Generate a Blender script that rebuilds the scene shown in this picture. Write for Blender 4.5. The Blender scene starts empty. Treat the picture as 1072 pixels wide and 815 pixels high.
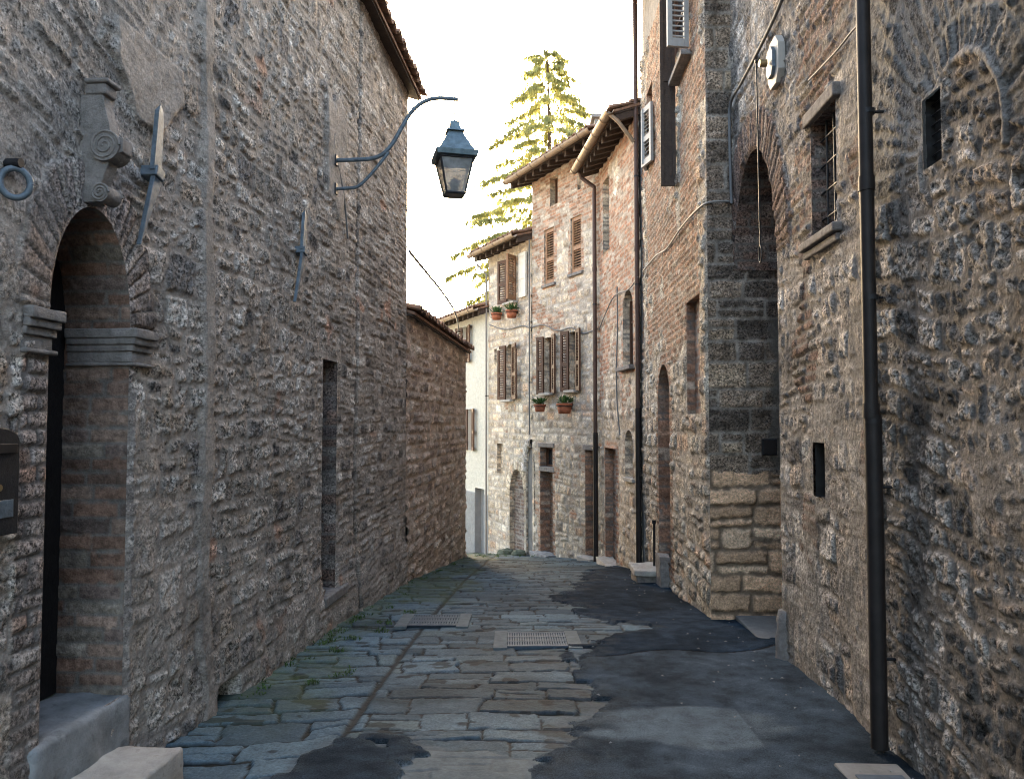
import bpy, math, random
import numpy as np
from mathutils import Vector

SC = bpy.context.scene
COL = SC.collection
R = math.radians

# ------------------------------------------------------------------ camera, sky, sun, exposure
F_PX, CX, CY, EYE, PITCH = 810.0, 536.0, 407.5, 1.60, R(2.51)
cam_d = bpy.data.cameras.new('camera'); cam = bpy.data.objects.new('camera', cam_d); COL.objects.link(cam)
cam.location = (0, 0, EYE); cam.rotation_euler = (R(90) + PITCH, 0, 0)
cam_d.sensor_width = 36; cam_d.lens = F_PX / 1072 * 36; cam_d.clip_end = 3000; cam_d.clip_start = 0.05
SC.camera = cam

SUN_EL, SUN_AZ = R(14), R(2)          # azimuth clockwise from +Y (straight ahead)
w = bpy.data.worlds.new('World'); SC.world = w; w.use_nodes = True
nt = w.node_tree
sky = nt.nodes.new('ShaderNodeTexSky'); sky.sky_type = 'NISHITA'; sky.sun_disc = False
sky.sun_elevation = SUN_EL; sky.sun_rotation = SUN_AZ
sky.air_density = 0.95; sky.dust_density = 5.0; sky.ozone_density = 0.1
nt.links.new(sky.outputs[0], nt.nodes['Background'].inputs[0])
nt.nodes['Background'].inputs[1].default_value = 0.15
sd_ = bpy.data.lights.new('sun', 'SUN'); sd_.energy = 4.0; sd_.angle = R(0.5); sd_.color = (1, .88, .7)
sun = bpy.data.objects.new('sun', sd_); COL.objects.link(sun)
sdir = Vector((math.sin(SUN_AZ) * math.cos(SUN_EL), math.cos(SUN_AZ) * math.cos(SUN_EL), math.sin(SUN_EL)))
sun.rotation_euler = sdir.to_track_quat('Z', 'Y').to_euler()
sun.location = (0, 30, 30)
vs = SC.view_settings
vs.view_transform = 'Standard'; vs.look = 'None'; vs.gamma = 1; vs.use_curve_mapping = False
vs.exposure = 3.55
SC.render.engine = 'CYCLES'
SC.cycles.use_denoising = True; SC.cycles.filter_width = 1.1
SC.cycles.max_bounces = 8; SC.cycles.diffuse_bounces = 6
SC.cycles.transparent_max_bounces = 12

rnd = random.Random(7)

# ------------------------------------------------------------------ noise
_tabs = {}
def vnoise(x, y, seed=0):
    if seed not in _tabs: _tabs[seed] = np.random.RandomState(seed).rand(256, 256)
    T = _tabs[seed]
    xi = np.floor(x).astype(int); yi = np.floor(y).astype(int)
    fx = x - xi; fy = y - yi
    fx = fx * fx * (3 - 2 * fx); fy = fy * fy * (3 - 2 * fy)
    a = T[xi & 255, yi & 255]; b = T[(xi + 1) & 255, yi & 255]
    c = T[xi & 255, (yi + 1) & 255]; d = T[(xi + 1) & 255, (yi + 1) & 255]
    return (a * (1 - fx) + b * fx) * (1 - fy) + (c * (1 - fx) + d * fx) * fy
def fbm(x, y, seed=0, o=3):
    s = 0; a = 1; t = 0
    for k in range(o):
        s = s + a * (vnoise(x * 2 ** k + 17.3 * k, y * 2 ** k + 5.1 * k, seed + k) - .5); t += a; a *= .5
    return s / t * 2
def sstep(a, b, x):
    t = np.clip((x - a) / (b - a), 0, 1); return t * t * (3 - 2 * t)
def lerp(a, b, t): return a + (b - a) * t

# ------------------------------------------------------------------ terrain profile (m below eye)
_gy = np.arange(-30, 60, .1)
_g = np.interp(_gy, [-30, -6, 0, 4.1, 6.2, 9.4, 14.2, 17, 20, 40, 60], [1.3, 1.5, 1.5, 1.55, 1.64, 1.9, 2.44, 2.83, 3.3, 5.2, 6])
_k = np.ones(15) / 15
_g = np.concatenate([_g[:7], np.convolve(_g, _k, 'valid'), _g[-7:]])
def gz(y): return EYE - np.interp(y, _gy, _g)

# ------------------------------------------------------------------ object helpers
def linkobj(name, me, parent=None, mat=None):
    o = bpy.data.objects.new(name, me); COL.objects.link(o)
    if mat: me.materials.append(mat)
    if parent:
        o.parent = parent
        o.location = -Vector(parent.location) if parent.parent is None else (0, 0, 0)
    return o
def thing(name, loc, label, cat, group=None):
    o = bpy.data.objects.new(name, None); COL.objects.link(o); o.location = loc
    o.empty_display_size = .1
    return tag(o, label, cat, group)
def tag(o, label, cat, group=None):
    o['label'] = label; o['category'] = cat
    if group: o['group'] = group
    return o

class MB:
    def __init__(s): s.v = []; s.f = []; s.sm = []
    def add(s, vs_, fs, smooth=False):
        n = len(s.v); s.v += [tuple(p) for p in vs_]; s.f += [[i + n for i in f] for f in fs]; s.sm += [smooth] * len(fs)
        return s
    def hexa(s, p):   # 8 points: bottom 4 ccw, top 4 ccw
        return s.add(p, [(3, 2, 1, 0), (4, 5, 6, 7), (0, 1, 5, 4), (1, 2, 6, 5), (2, 3, 7, 6), (3, 0, 4, 7)])
    def box(s, c, ax, ay, az):   # centre and three half-axis vectors
        c, ax, ay, az = Vector(c), Vector(ax), Vector(ay), Vector(az)
        return s.hexa([c - ax - ay - az, c + ax - ay - az, c + ax + ay - az, c - ax + ay - az,
                       c - ax - ay + az, c + ax - ay + az, c + ax + ay + az, c - ax + ay + az])
    def tube(s, path, r, n=8, caps=True, ry=None):
        P = [Vector(p) for p in path]; rs = r if isinstance(r, (list, tuple)) else [r] * len(P)
        rings = []; up = None
        for i, p in enumerate(P):
            t = (P[min(i + 1, len(P) - 1)] - P[max(i - 1, 0)]).normalized()
            if up is None: up = Vector((0, 0, 1)) if abs(t.z) < .9 else Vector((1, 0, 0))
            a = t.cross(up).normalized(); b = a.cross(t).normalized(); up = b
            rings.append([p + (a * math.cos(2 * math.pi * k / n) + b * math.sin(2 * math.pi * k / n)) * rs[i] for k in range(n)])
        vs_ = [q for rr in rings for q in rr]; fs = []
        for i in range(len(P) - 1):
            for k in range(n):
                fs.append((i * n + k, i * n + (k + 1) % n, (i + 1) * n + (k + 1) % n, (i + 1) * n + k))
        s.add(vs_, fs, True)
        if caps: s.add(rings[0], [tuple(range(n))[::-1]]); s.add(rings[-1], [tuple(range(n))])
        return s
    def frustum(s, c, r0, r1, h, n=4, rot=math.pi / 4, cap=True):
        c = Vector(c)
        a = [c + Vector((math.cos(rot + 2 * math.pi * k / n) * r0, math.sin(rot + 2 * math.pi * k / n) * r0, 0)) for k in range(n)]
        b = [c + Vector((math.cos(rot + 2 * math.pi * k / n) * r1, math.sin(rot + 2 * math.pi * k / n) * r1, h)) for k in range(n)]
        fs = [(k, (k + 1) % n, n + (k + 1) % n, n + k) for k in range(n)]
        if cap: fs += [tuple(range(n))[::-1], tuple(range(n, 2 * n))]
        return s.add(a + b, fs, n > 6)
    def build(s, name, mat, parent=None, bevel=0):
        me = bpy.data.meshes.new(name); me.from_pydata(s.v, [], s.f)
        me.polygons.foreach_set('use_smooth', s.sm); me.update()
        o = linkobj(name, me, parent, mat)
        if bevel:
            m = o.modifiers.new('bevel', 'BEVEL'); m.width = bevel; m.segments = 2; m.limit_method = 'ANGLE'
        return o

def worn(o, amp=.01, cuts=8, bev=.015):
    import bmesh
    from mathutils import noise
    bm = bmesh.new(); bm.from_mesh(o.data)
    bmesh.ops.bevel(bm, geom=bm.edges[:], offset=bev, segments=2, affect='EDGES', profile=.6)
    bmesh.ops.subdivide_edges(bm, edges=[e for e in bm.edges if e.calc_length() > .05], cuts=cuts, use_grid_fill=True)
    bm.normal_update()
    for v in bm.verts:
        p = v.co * 9
        v.co += v.normal * amp * (noise.noise(p) + .6 * noise.noise(p * 3.1) - .5 * max(0, noise.noise(p * 1.7 + Vector((9, 2, 4))) - .2))
    bm.to_mesh(o.data); bm.free(); o.data.polygons.foreach_set('use_smooth', [True] * len(o.data.polygons))
    return o

def sheet(name, X, Y, Z, C, mat, parent=None, keep=None, smooth=True):
    """grid mesh from 2-D arrays with a point colour attribute 'col'"""
    n, m = X.shape
    co = np.stack([X, Y, Z], -1).reshape(-1, 3).astype(np.float32)
    idx = np.arange(n * m).reshape(n, m)
    q = np.stack([idx[:-1, :-1], idx[1:, :-1], idx[1:, 1:], idx[:-1, 1:]], -1)
    q = q[keep] if keep is not None else q.reshape(-1, 4)
    used = np.zeros(n * m, bool); used[q.ravel()] = True
    mp = np.cumsum(used) - 1
    co = co[used]; cc = C.reshape(-1, C.shape[-1])[used]; q = mp[q]
    me = bpy.data.meshes.new(name)
    me.vertices.add(len(co)); me.vertices.foreach_set('co', co.ravel())
    me.loops.add(q.size); me.loops.foreach_set('vertex_index', q.ravel().astype(np.int32))
    me.polygons.add(len(q)); me.polygons.foreach_set('loop_start', (np.arange(len(q)) * 4).astype(np.int32))
    me.polygons.foreach_set('use_smooth', np.full(len(q), smooth))
    me.update(); me.validate()
    a = me.color_attributes.new('col', 'FLOAT_COLOR', 'POINT')
    rgba = np.ones((len(co), 4), np.float32); rgba[:, :cc.shape[1]] = cc
    a.data.foreach_set('color', rgba.ravel())
    return linkobj(name, me, parent, mat)

# ------------------------------------------------------------------ materials
def M(name, color, rough=.7, metal=0, bump=0, bscale=60, var=.25, vscale=8, attr=False, spec=.3, spots=None, transl=0, fleck=None):
    m = bpy.data.materials.new(name); m.use_nodes = True
    t = m.node_tree; b = t.nodes['Principled BSDF']
    b.inputs['Roughness'].default_value = rough; b.inputs['Metallic'].default_value = metal
    b.inputs['Specular IOR Level'].default_value = spec
    tc = t.nodes.new('ShaderNodeTexCoord')
    n1 = t.nodes.new('ShaderNodeTexNoise'); n1.inputs['Scale'].default_value = vscale; n1.inputs['Detail'].default_value = 8
    n1.inputs['Roughness'].default_value = .65
    t.links.new(tc.outputs['Object'], n1.inputs['Vector'])
    mr = t.nodes.new('ShaderNodeMapRange'); mr.inputs[1].default_value = .3; mr.inputs[2].default_value = .7
    mr.inputs[3].default_value = 1 - var; mr.inputs[4].default_value = 1 + var
    t.links.new(n1.outputs['Fac'], mr.inputs[0])
    mx = t.nodes.new('ShaderNodeMix'); mx.data_type = 'RGBA'; mx.blend_type = 'MULTIPLY'; mx.inputs[0].default_value = 1
    if attr:
        at = t.nodes.new('ShaderNodeAttribute'); at.attribute_name = 'col'
        t.links.new(at.outputs['Color'], mx.inputs[6])
    else:
        mx.inputs[6].default_value = (*color, 1)
    t.links.new(mr.outputs[0], mx.inputs[7])
    out = mx.outputs[2]
    sat = None
    if attr:
        sat = t.nodes.new('ShaderNodeMapRange'); sat.inputs[3].default_value = .22; sat.inputs[4].default_value = 1; t.links.new(at.outputs['Alpha'], sat.inputs[0])
    if fleck:
        n4 = t.nodes.new('ShaderNodeTexNoise'); n4.inputs['Scale'].default_value = fleck[0]; n4.inputs['Detail'].default_value = 5
        n4.inputs['Roughness'].default_value = .75
        t.links.new(tc.outputs['Object'], n4.inputs['Vector'])
        m4 = t.nodes.new('ShaderNodeMapRange'); m4.inputs[1].default_value = .38; m4.inputs[2].default_value = .66
        m4.inputs[3].default_value = 1 - fleck[1]; m4.inputs[4].default_value = 1 + fleck[1]
        t.links.new(n4.outputs['Fac'], m4.inputs[0])
        mx4 = t.nodes.new('ShaderNodeMix'); mx4.data_type = 'RGBA'; mx4.blend_type = 'MULTIPLY'; mx4.inputs[0].default_value = 1
        if sat: t.links.new(sat.outputs[0], mx4.inputs[0])
        t.links.new(out, mx4.inputs[6]); t.links.new(m4.outputs[0], mx4.inputs[7]); out = mx4.outputs[2]
    if spots:   # (scale, threshold, colour, amount): pits, lichen, rust
        sc_, th, cl, am = spots
        n3 = t.nodes.new('ShaderNodeTexNoise'); n3.inputs['Scale'].default_value = sc_; n3.inputs['Detail'].default_value = 6
        n3.inputs['Roughness'].default_value = .7
        t.links.new(tc.outputs['Object'], n3.inputs['Vector'])
        m3 = t.nodes.new('ShaderNodeMapRange'); m3.inputs[1].default_value = th; m3.inputs[2].default_value = th + .08
        m3.inputs[3].default_value = 0; m3.inputs[4].default_value = am
        t.links.new(n3.outputs['Fac'], m3.inputs[0])
        mx3 = t.nodes.new('ShaderNodeMix'); mx3.data_type = 'RGBA'
        if sat:
            mu = t.nodes.new('ShaderNodeMath'); mu.operation = 'MULTIPLY'; t.links.new(m3.outputs[0], mu.inputs[0]); t.links.new(sat.outputs[0], mu.inputs[1]); t.links.new(mu.outputs[0], mx3.inputs[0])
        else: t.links.new(m3.outputs[0], mx3.inputs[0])
        t.links.new(out, mx3.inputs[6]); mx3.inputs[7].default_value = (*cl, 1)
        out = mx3.outputs[2]
    t.links.new(out, b.inputs['Base Color'])
    if bump:
        n2 = t.nodes.new('ShaderNodeTexNoise'); n2.inputs['Scale'].default_value = bscale; n2.inputs['Detail'].default_value = 7
        n2.inputs['Roughness'].default_value = .7
        t.links.new(tc.outputs['Object'], n2.inputs['Vector'])
        bp = t.nodes.new('ShaderNodeBump'); bp.inputs['Strength'].default_value = bump; bp.inputs['Distance'].default_value = .02
        t.links.new(n2.outputs['Fac'], bp.inputs['Height']); t.links.new(bp.outputs[0], b.inputs['Normal'])
    if transl:
        tr = t.nodes.new('ShaderNodeBsdfTranslucent'); ms = t.nodes.new('ShaderNodeMixShader'); ms.inputs[0].default_value = transl
        t.links.new(out, tr.inputs[0]); t.links.new(b.outputs[0], ms.inputs[1]); t.links.new(tr.outputs[0], ms.inputs[2])
        t.links.new(ms.outputs[0], t.nodes['Material Output'].inputs[0])
    return m
MAT = dict(
    masonry=M('masonry', None, .92, bump=1, bscale=34, var=.16, vscale=9, attr=True, spec=.12, spots=(40, .545, (.04, .036, .033), .85), fleck=(60, .9)),
    masonry_far=M('masonry_far', None, .92, bump=.7, bscale=25, var=.15, vscale=14, attr=True, spec=.12, fleck=(30, .4), spots=(18, .60, (.10, .09, .08), .6)),
    paving=M('paving', None, .7, bump=.35, bscale=45, var=.22, vscale=14, attr=True, spec=.10, fleck=(70, .3)),
    asphalt=M('asphalt', None, .88, bump=1, bscale=110, var=.3, vscale=9, attr=True, spec=.04, fleck=(150, 2.0)),
    stone=M('carved_stone', (.2, .18, .165), .9, bump=.7, bscale=45, var=.35, vscale=18, spec=.15, spots=(30, .62, (.06, .055, .05), .6)),
    slab=M('pale_limestone', (.36, .33, .29), .85, bump=.6, bscale=40, var=.3, vscale=7, spec=.2, spots=(14, .6, (.16, .14, .12), .6)),
    oldstone=M('grey_step_stone', (.21, .215, .215), .8, bump=.6, bscale=35, var=.4, vscale=7, spec=.2, spots=(11, .58, (.10, .10, .098), .6)),
    plaster=M('plaster', (.55, .53, .48), .9, bump=.25, bscale=30, var=.08, vscale=3, spec=.15),
    plinth=M('grey_plinth', (.22, .22, .22), .9, bump=.3, bscale=30, var=.15, vscale=5),
    render_grey=M('old_render', (.2, .185, .17), .95, bump=.6, bscale=35, var=.3, vscale=9),
    wood_black=M('black_wood', (.012, .011, .011), .6, bump=.3, bscale=30, var=.4, vscale=20),
    wood_brown=M('brown_shutter_wood', (.085, .042, .024), .6, bump=.15, bscale=60, var=.25, vscale=30),
    wood_tan=M('tan_shutter_wood', (.26, .14, .075), .6, bump=.15, bscale=60, var=.25, vscale=30),
    wood_dark=M('dark_rafter_wood', (.05, .034, .026), .8, bump=.3, bscale=40, var=.3, vscale=20),
    paint_grey=M('grey_shutter_paint', (.27, .262, .25), .55, var=.12, vscale=20),
    paint_white=M('pale_shutter_paint', (.62, .58, .5), .55, var=.1, vscale=20),
    iron=M('old_iron', (.105, .13, .152), .55, metal=.3, bump=.25, bscale=50, var=.35, vscale=25),
    iron_dark=M('dark_iron', (.02, .02, .022), .5, metal=.3, bump=.2, bscale=60, var=.3, vscale=25),
    pipe_brown=M('brown_pipe_metal', (.075, .045, .036), .55, metal=.3, var=.25, vscale=14),
    pipe_black=M('dark_pipe_metal', (.022, .018, .017), .6, metal=.3, var=.3, vscale=10),
    gutter=M('copper_gutter', (.22, .16, .11), .5, metal=.3, var=.2, vscale=12),
    tile=M('roof_tile', (.2, .115, .075), .9, bump=.4, bscale=40, var=.45, vscale=7, spots=(12, .58, (.07, .065, .055), .7)),
    glass=M('window_glass', (.03, .034, .038), .08, spec=.5, var=.05),
    pane=M('dirty_lantern_glass', (.30, .30, .29), .15, var=.45, vscale=9, transl=.35, spec=.5),
    patina=M('patina_sheet_metal', (.10, .135, .15), .5, metal=.4, bump=.2, bscale=60, var=.35, vscale=22),
    cable=M('grey_cable', (.12, .12, .12), .6, var=.1),
    cable_pale=M('pale_cable', (.22, .205, .19), .6, var=.1),
    terracotta=M('terracotta', (.30, .10, .05), .8, var=.2, vscale=20),
    leaf=M('leaf', (.05, .1, .03), .6, var=.3, vscale=40, transl=.3),
    weed=M('weed', (.045, .085, .022), .7, var=.35, vscale=10, transl=.25),
    needle=M('needle', (.30, .29, .10), .6, var=.5, vscale=1.5, transl=.5),
    bark=M('bark', (.09, .06, .04), .9, bump=.8, bscale=20, var=.3, vscale=8),
    grate=M('grate_metal', (.07, .095, .125), .65, metal=.5, var=.2, vscale=20),
    mossy=M('mossy_stone', (.10, .11, .075), .95, bump=.6, bscale=25, var=.35, vscale=8),
    frame=M('worn_frame_stone', (.105, .12, .125), .85, bump=.4, bscale=40, var=.3, vscale=12),
    earth=M('earth', (.2, .175, .14), .95, bump=.5, bscale=5, var=.3, vscale=.5),
    dark=M('interior_shade', (.02, .019, .018), .9, var=.2),  # near-black colour standing in for shade inside hollows
    concrete=M('concrete', (.17, .165, .155), .9, bump=.4, bscale=40, var=.25, vscale=10),
    plaque=M('pale_plaque', (.36, .33, .29), .6, var=.08, vscale=15),
    brass=M('brass', (.28, .2, .1), .45, metal=.7, var=.2),
)

def glassy(m, f):      # dirty see-through glass: part of the light passes straight on
    t = m.node_tree; o = t.nodes['Material Output']; src = o.inputs[0].links[0].from_socket
    tr = t.nodes.new('ShaderNodeBsdfTransparent'); ms = t.nodes.new('ShaderNodeMixShader'); ms.inputs[0].default_value = f
    t.links.new(src, ms.inputs[1]); t.links.new(tr.outputs[0], ms.inputs[2]); t.links.new(ms.outputs[0], o.inputs[0])
glassy(MAT['pane'], .2)

# ------------------------------------------------------------------ masonry patterns
class Mason:
    def __init__(s, seed, vr, ur, rh=(.12, .22), rw=(.15, .4), joint=.010, bevel=.03, depth=(.01, .045), warp=.05, split=.2, rough=.02, rad=.04):
        rs = np.random.RandomState(seed); s.seed = seed
        n = int((vr[1] - vr[0]) / rh[0]) + 6
        s.rb = vr[0] - .3 + np.concatenate([[0], np.cumsum(rs.uniform(*rh, n))])
        k = int((ur[1] - ur[0]) / rw[0]) + 8
        wd = rs.uniform(0, 1, (n, k)) ** 1.4 * (rw[1] - rw[0]) + rw[0]
        s.cb = ur[0] - .6 - rs.uniform(0, rw[1], (n, 1)) + np.concatenate([np.zeros((n, 1)), np.cumsum(wd, 1)], 1)
        s.t = rs.rand(n, k + 1, 8)
        s.__dict__.update(joint=joint, bevel=bevel, depth=depth, warp=warp, split=split, rough=rough, rad=rad)
    def __call__(s, U, V):
        sh = U.shape; u = U.ravel(); v = V.ravel()
        wu = u + s.warp * fbm(u / .7, v / .7, s.seed + 1, 2) + s.warp * .25 * fbm(u / .12, v / .12, s.seed + 3, 2)
        wv = v + s.warp * .8 * fbm(u / .9, v / .9, s.seed + 2, 2) + s.warp * .25 * fbm(u / .13, v / .13, s.seed + 4, 2)
        row = np.clip(np.searchsorted(s.rb, wv) - 1, 0, len(s.rb) - 2)
        col = np.zeros(len(u), int)
        for r in np.unique(row):
            m = row == r; col[m] = np.clip(np.searchsorted(s.cb[r], wu[m]) - 1, 0, s.cb.shape[1] - 2)
        l = s.cb[row, col]; rr = s.cb[row, col + 1]; b = s.rb[row].copy(); t = s.rb[row + 1].copy()
        T = s.t[row, col].copy()
        mid = b + (t - b) * (.35 + .3 * T[:, 6])
        sp = T[:, 7] < s.split; up = sp & (wv > mid); lo = sp & ~up
        b[up] = mid[up]; t[lo] = mid[lo]; T[up] = (T[up] * 7.31 + .137) % 1
        dx = np.minimum(wu - l, rr - wu); dy = np.minimum(wv - b, t - wv)
        rad = s.rad
        d = np.where((dx < rad) & (dy < rad), rad - np.hypot(rad - np.minimum(dx, rad), rad - np.minimum(dy, rad)), np.minimum(dx, dy))
        d = d + (.009 + .25 * s.warp * (s.rad > .025)) * fbm(u / .05, v / .05, s.seed + 5, 3)
        p = sstep(s.joint, s.joint + s.bevel, d)
        dep = s.depth[0] + (s.depth[1] - s.depth[0]) * T[:, 0]
        cu = (l + rr) / 2; cv = (b + t) / 2
        rg = np.abs(fbm(u / .055, v / .055, s.seed + 8, 3))
        h = p * (.6 * dep + (wu - cu) * (T[:, 1] - .5) * .07 + (wv - cv) * (T[:, 2] - .5) * .10 + s.rough * (.25 * fbm(u / .1, v / .1, s.seed + 6, 3) + .35 * fbm(u / .03, v / .03, s.seed + 9, 2) - .40 * rg))
        h = h + (1 - p) * .006 * fbm(u / .04, v / .04, s.seed + 7, 2)
        return h.reshape(sh), p.reshape(sh), T.reshape(sh + (8,))

def pal(T, cols, wts, lo=.72, hi=1.25):
    c = np.cumsum(np.array(wts, float)); c /= c[-1]
    i = np.clip(np.searchsorted(c, T[..., 3]), 0, len(cols) - 1)
    a = np.concatenate([np.array(cols)[i] * (lo + (hi - lo) * T[..., 4])[..., None], np.ones(i.shape + (1,))], -1)
    return a
def mc(r, g, b, a=0): return np.array([r, g, b, a], float)
def shade(colr, U, V, seed, a=.3, s=.25):
    return colr * (1 + a * fbm(U / s, V / s, seed, 4))[..., None]
STONE = ([(.43, .37, .315), (.355, .305, .255), (.53, .475, .415), (.18, .16, .145), (.39, .31, .24)], [4, 4, 3, 1.6, 1])
PALE = ([(.55, .45, .335), (.49, .395, .29), (.62, .535, .425), (.33, .265, .205), (.54, .38, .26)], [4, 3, 3, 1, 1])
BRICK = ([(.33, .185, .12), (.28, .16, .105), (.37, .235, .16), (.23, .16, .12), (.36, .29, .225)], [3, 3, 2, 1.5, 1.2])
BRICK_OLD = ([(.2, .13, .10), (.17, .12, .1), (.23, .175, .145), (.13, .10, .09), (.24, .205, .18)], [3, 3, 2, 1.5, 1.5])

BRICK_GREY = ([(.34, .28, .245), (.30, .24, .205), (.38, .33, .29), (.26, .215, .19), (.34, .23, .175)], [3, 3, 2, 1.5, 1])
class Wall:
    """vertical wall line in plan: p0 -> p1, street on the side of n"""
    def __init__(s, p0, p1, n_sign):
        s.p0 = np.array(p0, float); d = np.array(p1, float) - s.p0
        s.L = np.hypot(*d); s.d = d / s.L; s.n = np.array([-s.d[1], s.d[0]]) * n_sign
    def px(s, x, y):         # where a photo ray meets this wall: (u, z); used to measure, like a tape
        u = (x - CX) / F_PX; v = (CY - y) / F_PX
        D = np.array([u, math.cos(PITCH) - v * math.sin(PITCH)]); dz = math.sin(PITCH) + v * math.cos(PITCH)
        t = s.p0 @ s.n / (D @ s.n)
        P = D * t
        return float((P - s.p0) @ s.d), float(EYE + dz * t)
    def U(s, x, y=443): return s.px(x, y)[0]
    def Z(s, x, y): return s.px(x, y)[1]
    def pt(s, u, z, h=0):
        p = s.p0 + s.d * u + s.n * h
        return Vector((p[0], p[1], z))
    def ax(s): return Vector((s.d[0], s.d[1], 0)), Vector((s.n[0], s.n[1], 0)), Vector((0, 0, 1))
    def yof(s, u): return s.p0[1] + s.d[1] * u
    def grid(s, U, V, H):
        return s.p0[0] + s.d[0] * U + s.n[0] * H, s.p0[1] + s.d[1] * U + s.n[1] * H, V + 0 * U

class Op:   # opening: rectangle or arch (spring line vs, rise b)
    def __init__(s, u0, u1, v0, v1, rise=0, ring=0, pointed=False):
        s.u0, s.u1 = min(u0, u1), max(u0, u1); s.v0, s.v1 = v0, v1; s.rise = rise; s.ring = ring
        s.vs = v1 - rise; s.uc = (s.u0 + s.u1) / 2; s.a = (s.u1 - s.u0) / 2
    def sd(s, U, V):
        if not s.rise:
            dx = np.maximum(s.u0 - U, U - s.u1); dy = np.maximum(s.v0 - V, V - s.v1)
            return np.where((dx > 0) & (dy > 0), np.hypot(dx, dy), np.maximum(dx, dy))
        dx = np.maximum(s.u0 - U, U - s.u1); dy = s.v0 - V
        low = np.maximum(dx, dy)
        x = (U - s.uc) / s.a; y = (V - s.vs) / s.rise
        k = np.sqrt(x * x + y * y) + 1e-6
        g = np.hypot(x / s.a, y / s.rise) / k + 1e-6
        return np.where(V > s.vs, (k - 1) / g, low)
    def outline(s, n=24):
        o = [(s.u0, s.v0), (s.u0, s.vs)]
        if s.rise:
            for k in range(1, n): a = math.pi - math.pi * k / n; o.append((s.uc + s.a * math.cos(a), s.vs + s.rise * math.sin(a)))
        return o + [(s.u1, s.vs), (s.u1, s.v0)]

def ring_pattern(op, U, V, H, C, thick, seed, cols, bw=.065, legs=None, raise_=.02):
    """voussoirs round an arch head (and brick legs below the springing)"""
    sd = op.sd(U, V)
    th = np.arctan2((V - op.vs) / op.rise, (U - op.uc) / op.a)
    s_ = th * (op.a + op.rise) / 2
    m = (V > op.vs) & (sd > -.05) & (sd < thick + .015 * fbm(U / .1, V / .1, seed, 2))
    i = np.floor(s_ / bw).astype(int); fr = np.abs(s_ / bw - i - .5)
    rr = np.random.RandomState(seed).rand(400, 8)[i % 400]
    p = 1 - sstep(.36, .5, fr)
    h = p * (raise_ + .012 * rr[..., 0] + .008 * fbm(U / .05, V / .05, seed + 1, 2))
    c = pal(rr, *cols); c = lerp(mc(.12, .108, .098), c, p[..., None])
    H = np.where(m, h, H); C = np.where(m[..., None], c, C)
    return H, C

def build_wall(parent, W, us, vs_, pat, ops=(), mat='masonry', name='wall', fade=(True, True), endfade=.04):
    U, V = np.meshgrid(us, vs_, indexing='ij')
    sd = np.full(U.shape, 9.)
    if ops:
        f = lambda u, v: np.min([o.sd(u, v) for o in ops], 0)
        sd = f(U, V); e = .002
        cell = np.maximum(np.gradient(us)[:, None], np.gradient(vs_)[None, :])
        for _ in range(2):
            gx = (f(U + e, V) - f(U - e, V)) / (2 * e); gy = (f(U, V + e) - f(U, V - e)) / (2 * e)
            m = np.abs(sd) < .6 * cell if _ == 0 else mm
            mm = m
            U = np.where(m, U - gx * sd, U); V = np.where(m, V - gy * sd, V); sd = f(U, V)
    H, C = pat(U, V)
    H = lerp(.012, H, sstep(0, .03, sd))
    if fade[0]: H = H * sstep(us[0], us[0] + endfade, U)
    if fade[1]: H = H * (1 - sstep(us[-1] - endfade, us[-1], U))
    X, Y, Z = W.grid(U, V, H)
    sc_ = (sd[:-1, :-1] + sd[1:, :-1] + sd[1:, 1:] + sd[:-1, 1:]) / 4
    return sheet(name, X, Y, Z, C, MAT[mat], parent, keep=sc_ > 0)

def reveal(parent, W, op, depth, seed=1, cols=BRICK_OLD, rw=(.2, .3), rh=(.06, .075), res=.02, bottom=True, skip_far=False, mat='masonry', h0=.012):
    out = op.outline()
    if bottom: out = out + [(op.u0, op.v0)]
    if skip_far: out = out[:-2]
    P = np.array(out); seg = np.hypot(*np.diff(P, axis=0).T); cum = np.concatenate([[0], np.cumsum(seg)])
    ss = np.unique(np.concatenate([cum, np.arange(0, cum[-1], res)])); nd = max(3, int(depth / res))
    u = np.interp(ss, cum, P[:, 0]); v = np.interp(ss, cum, P[:, 1])
    dd = np.linspace(h0, -depth, nd)
    S, Dp = np.meshgrid(ss, dd, indexing='ij')
    mas = Mason(seed, (0, cum[-1]), (-depth - .5, .5), rh, rw, joint=.003, bevel=.006, depth=(.003, .012), warp=.012, split=0, rough=.008, rad=.010)
    H, p, T = mas(Dp, S)
    C = lerp(mc(.16, .145, .13), pal(T, *cols), p[..., None]); C = shade(C, Dp, S, seed + 9, .3, .3)
    cu, cv = op.uc, (op.v0 + op.v1) / 2
    tu = np.gradient(u, ss); tv = np.gradient(v, ss)
    nu, nv = tv, -tu                     # towards the opening
    sg = np.where((nu * (cu - u) + nv * (cv - v)) < 0, -1, 1); nu = nu * sg; nv = nv * sg
    Uu = u[:, None] + nu[:, None] * (H - .006); Vv = v[:, None] + nv[:, None] * (H - .006)
    X, Y, Z = W.grid(Uu, Vv, Dp)
    return sheet('reveal', X, Y, Z, C, MAT[mat], parent)

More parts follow.
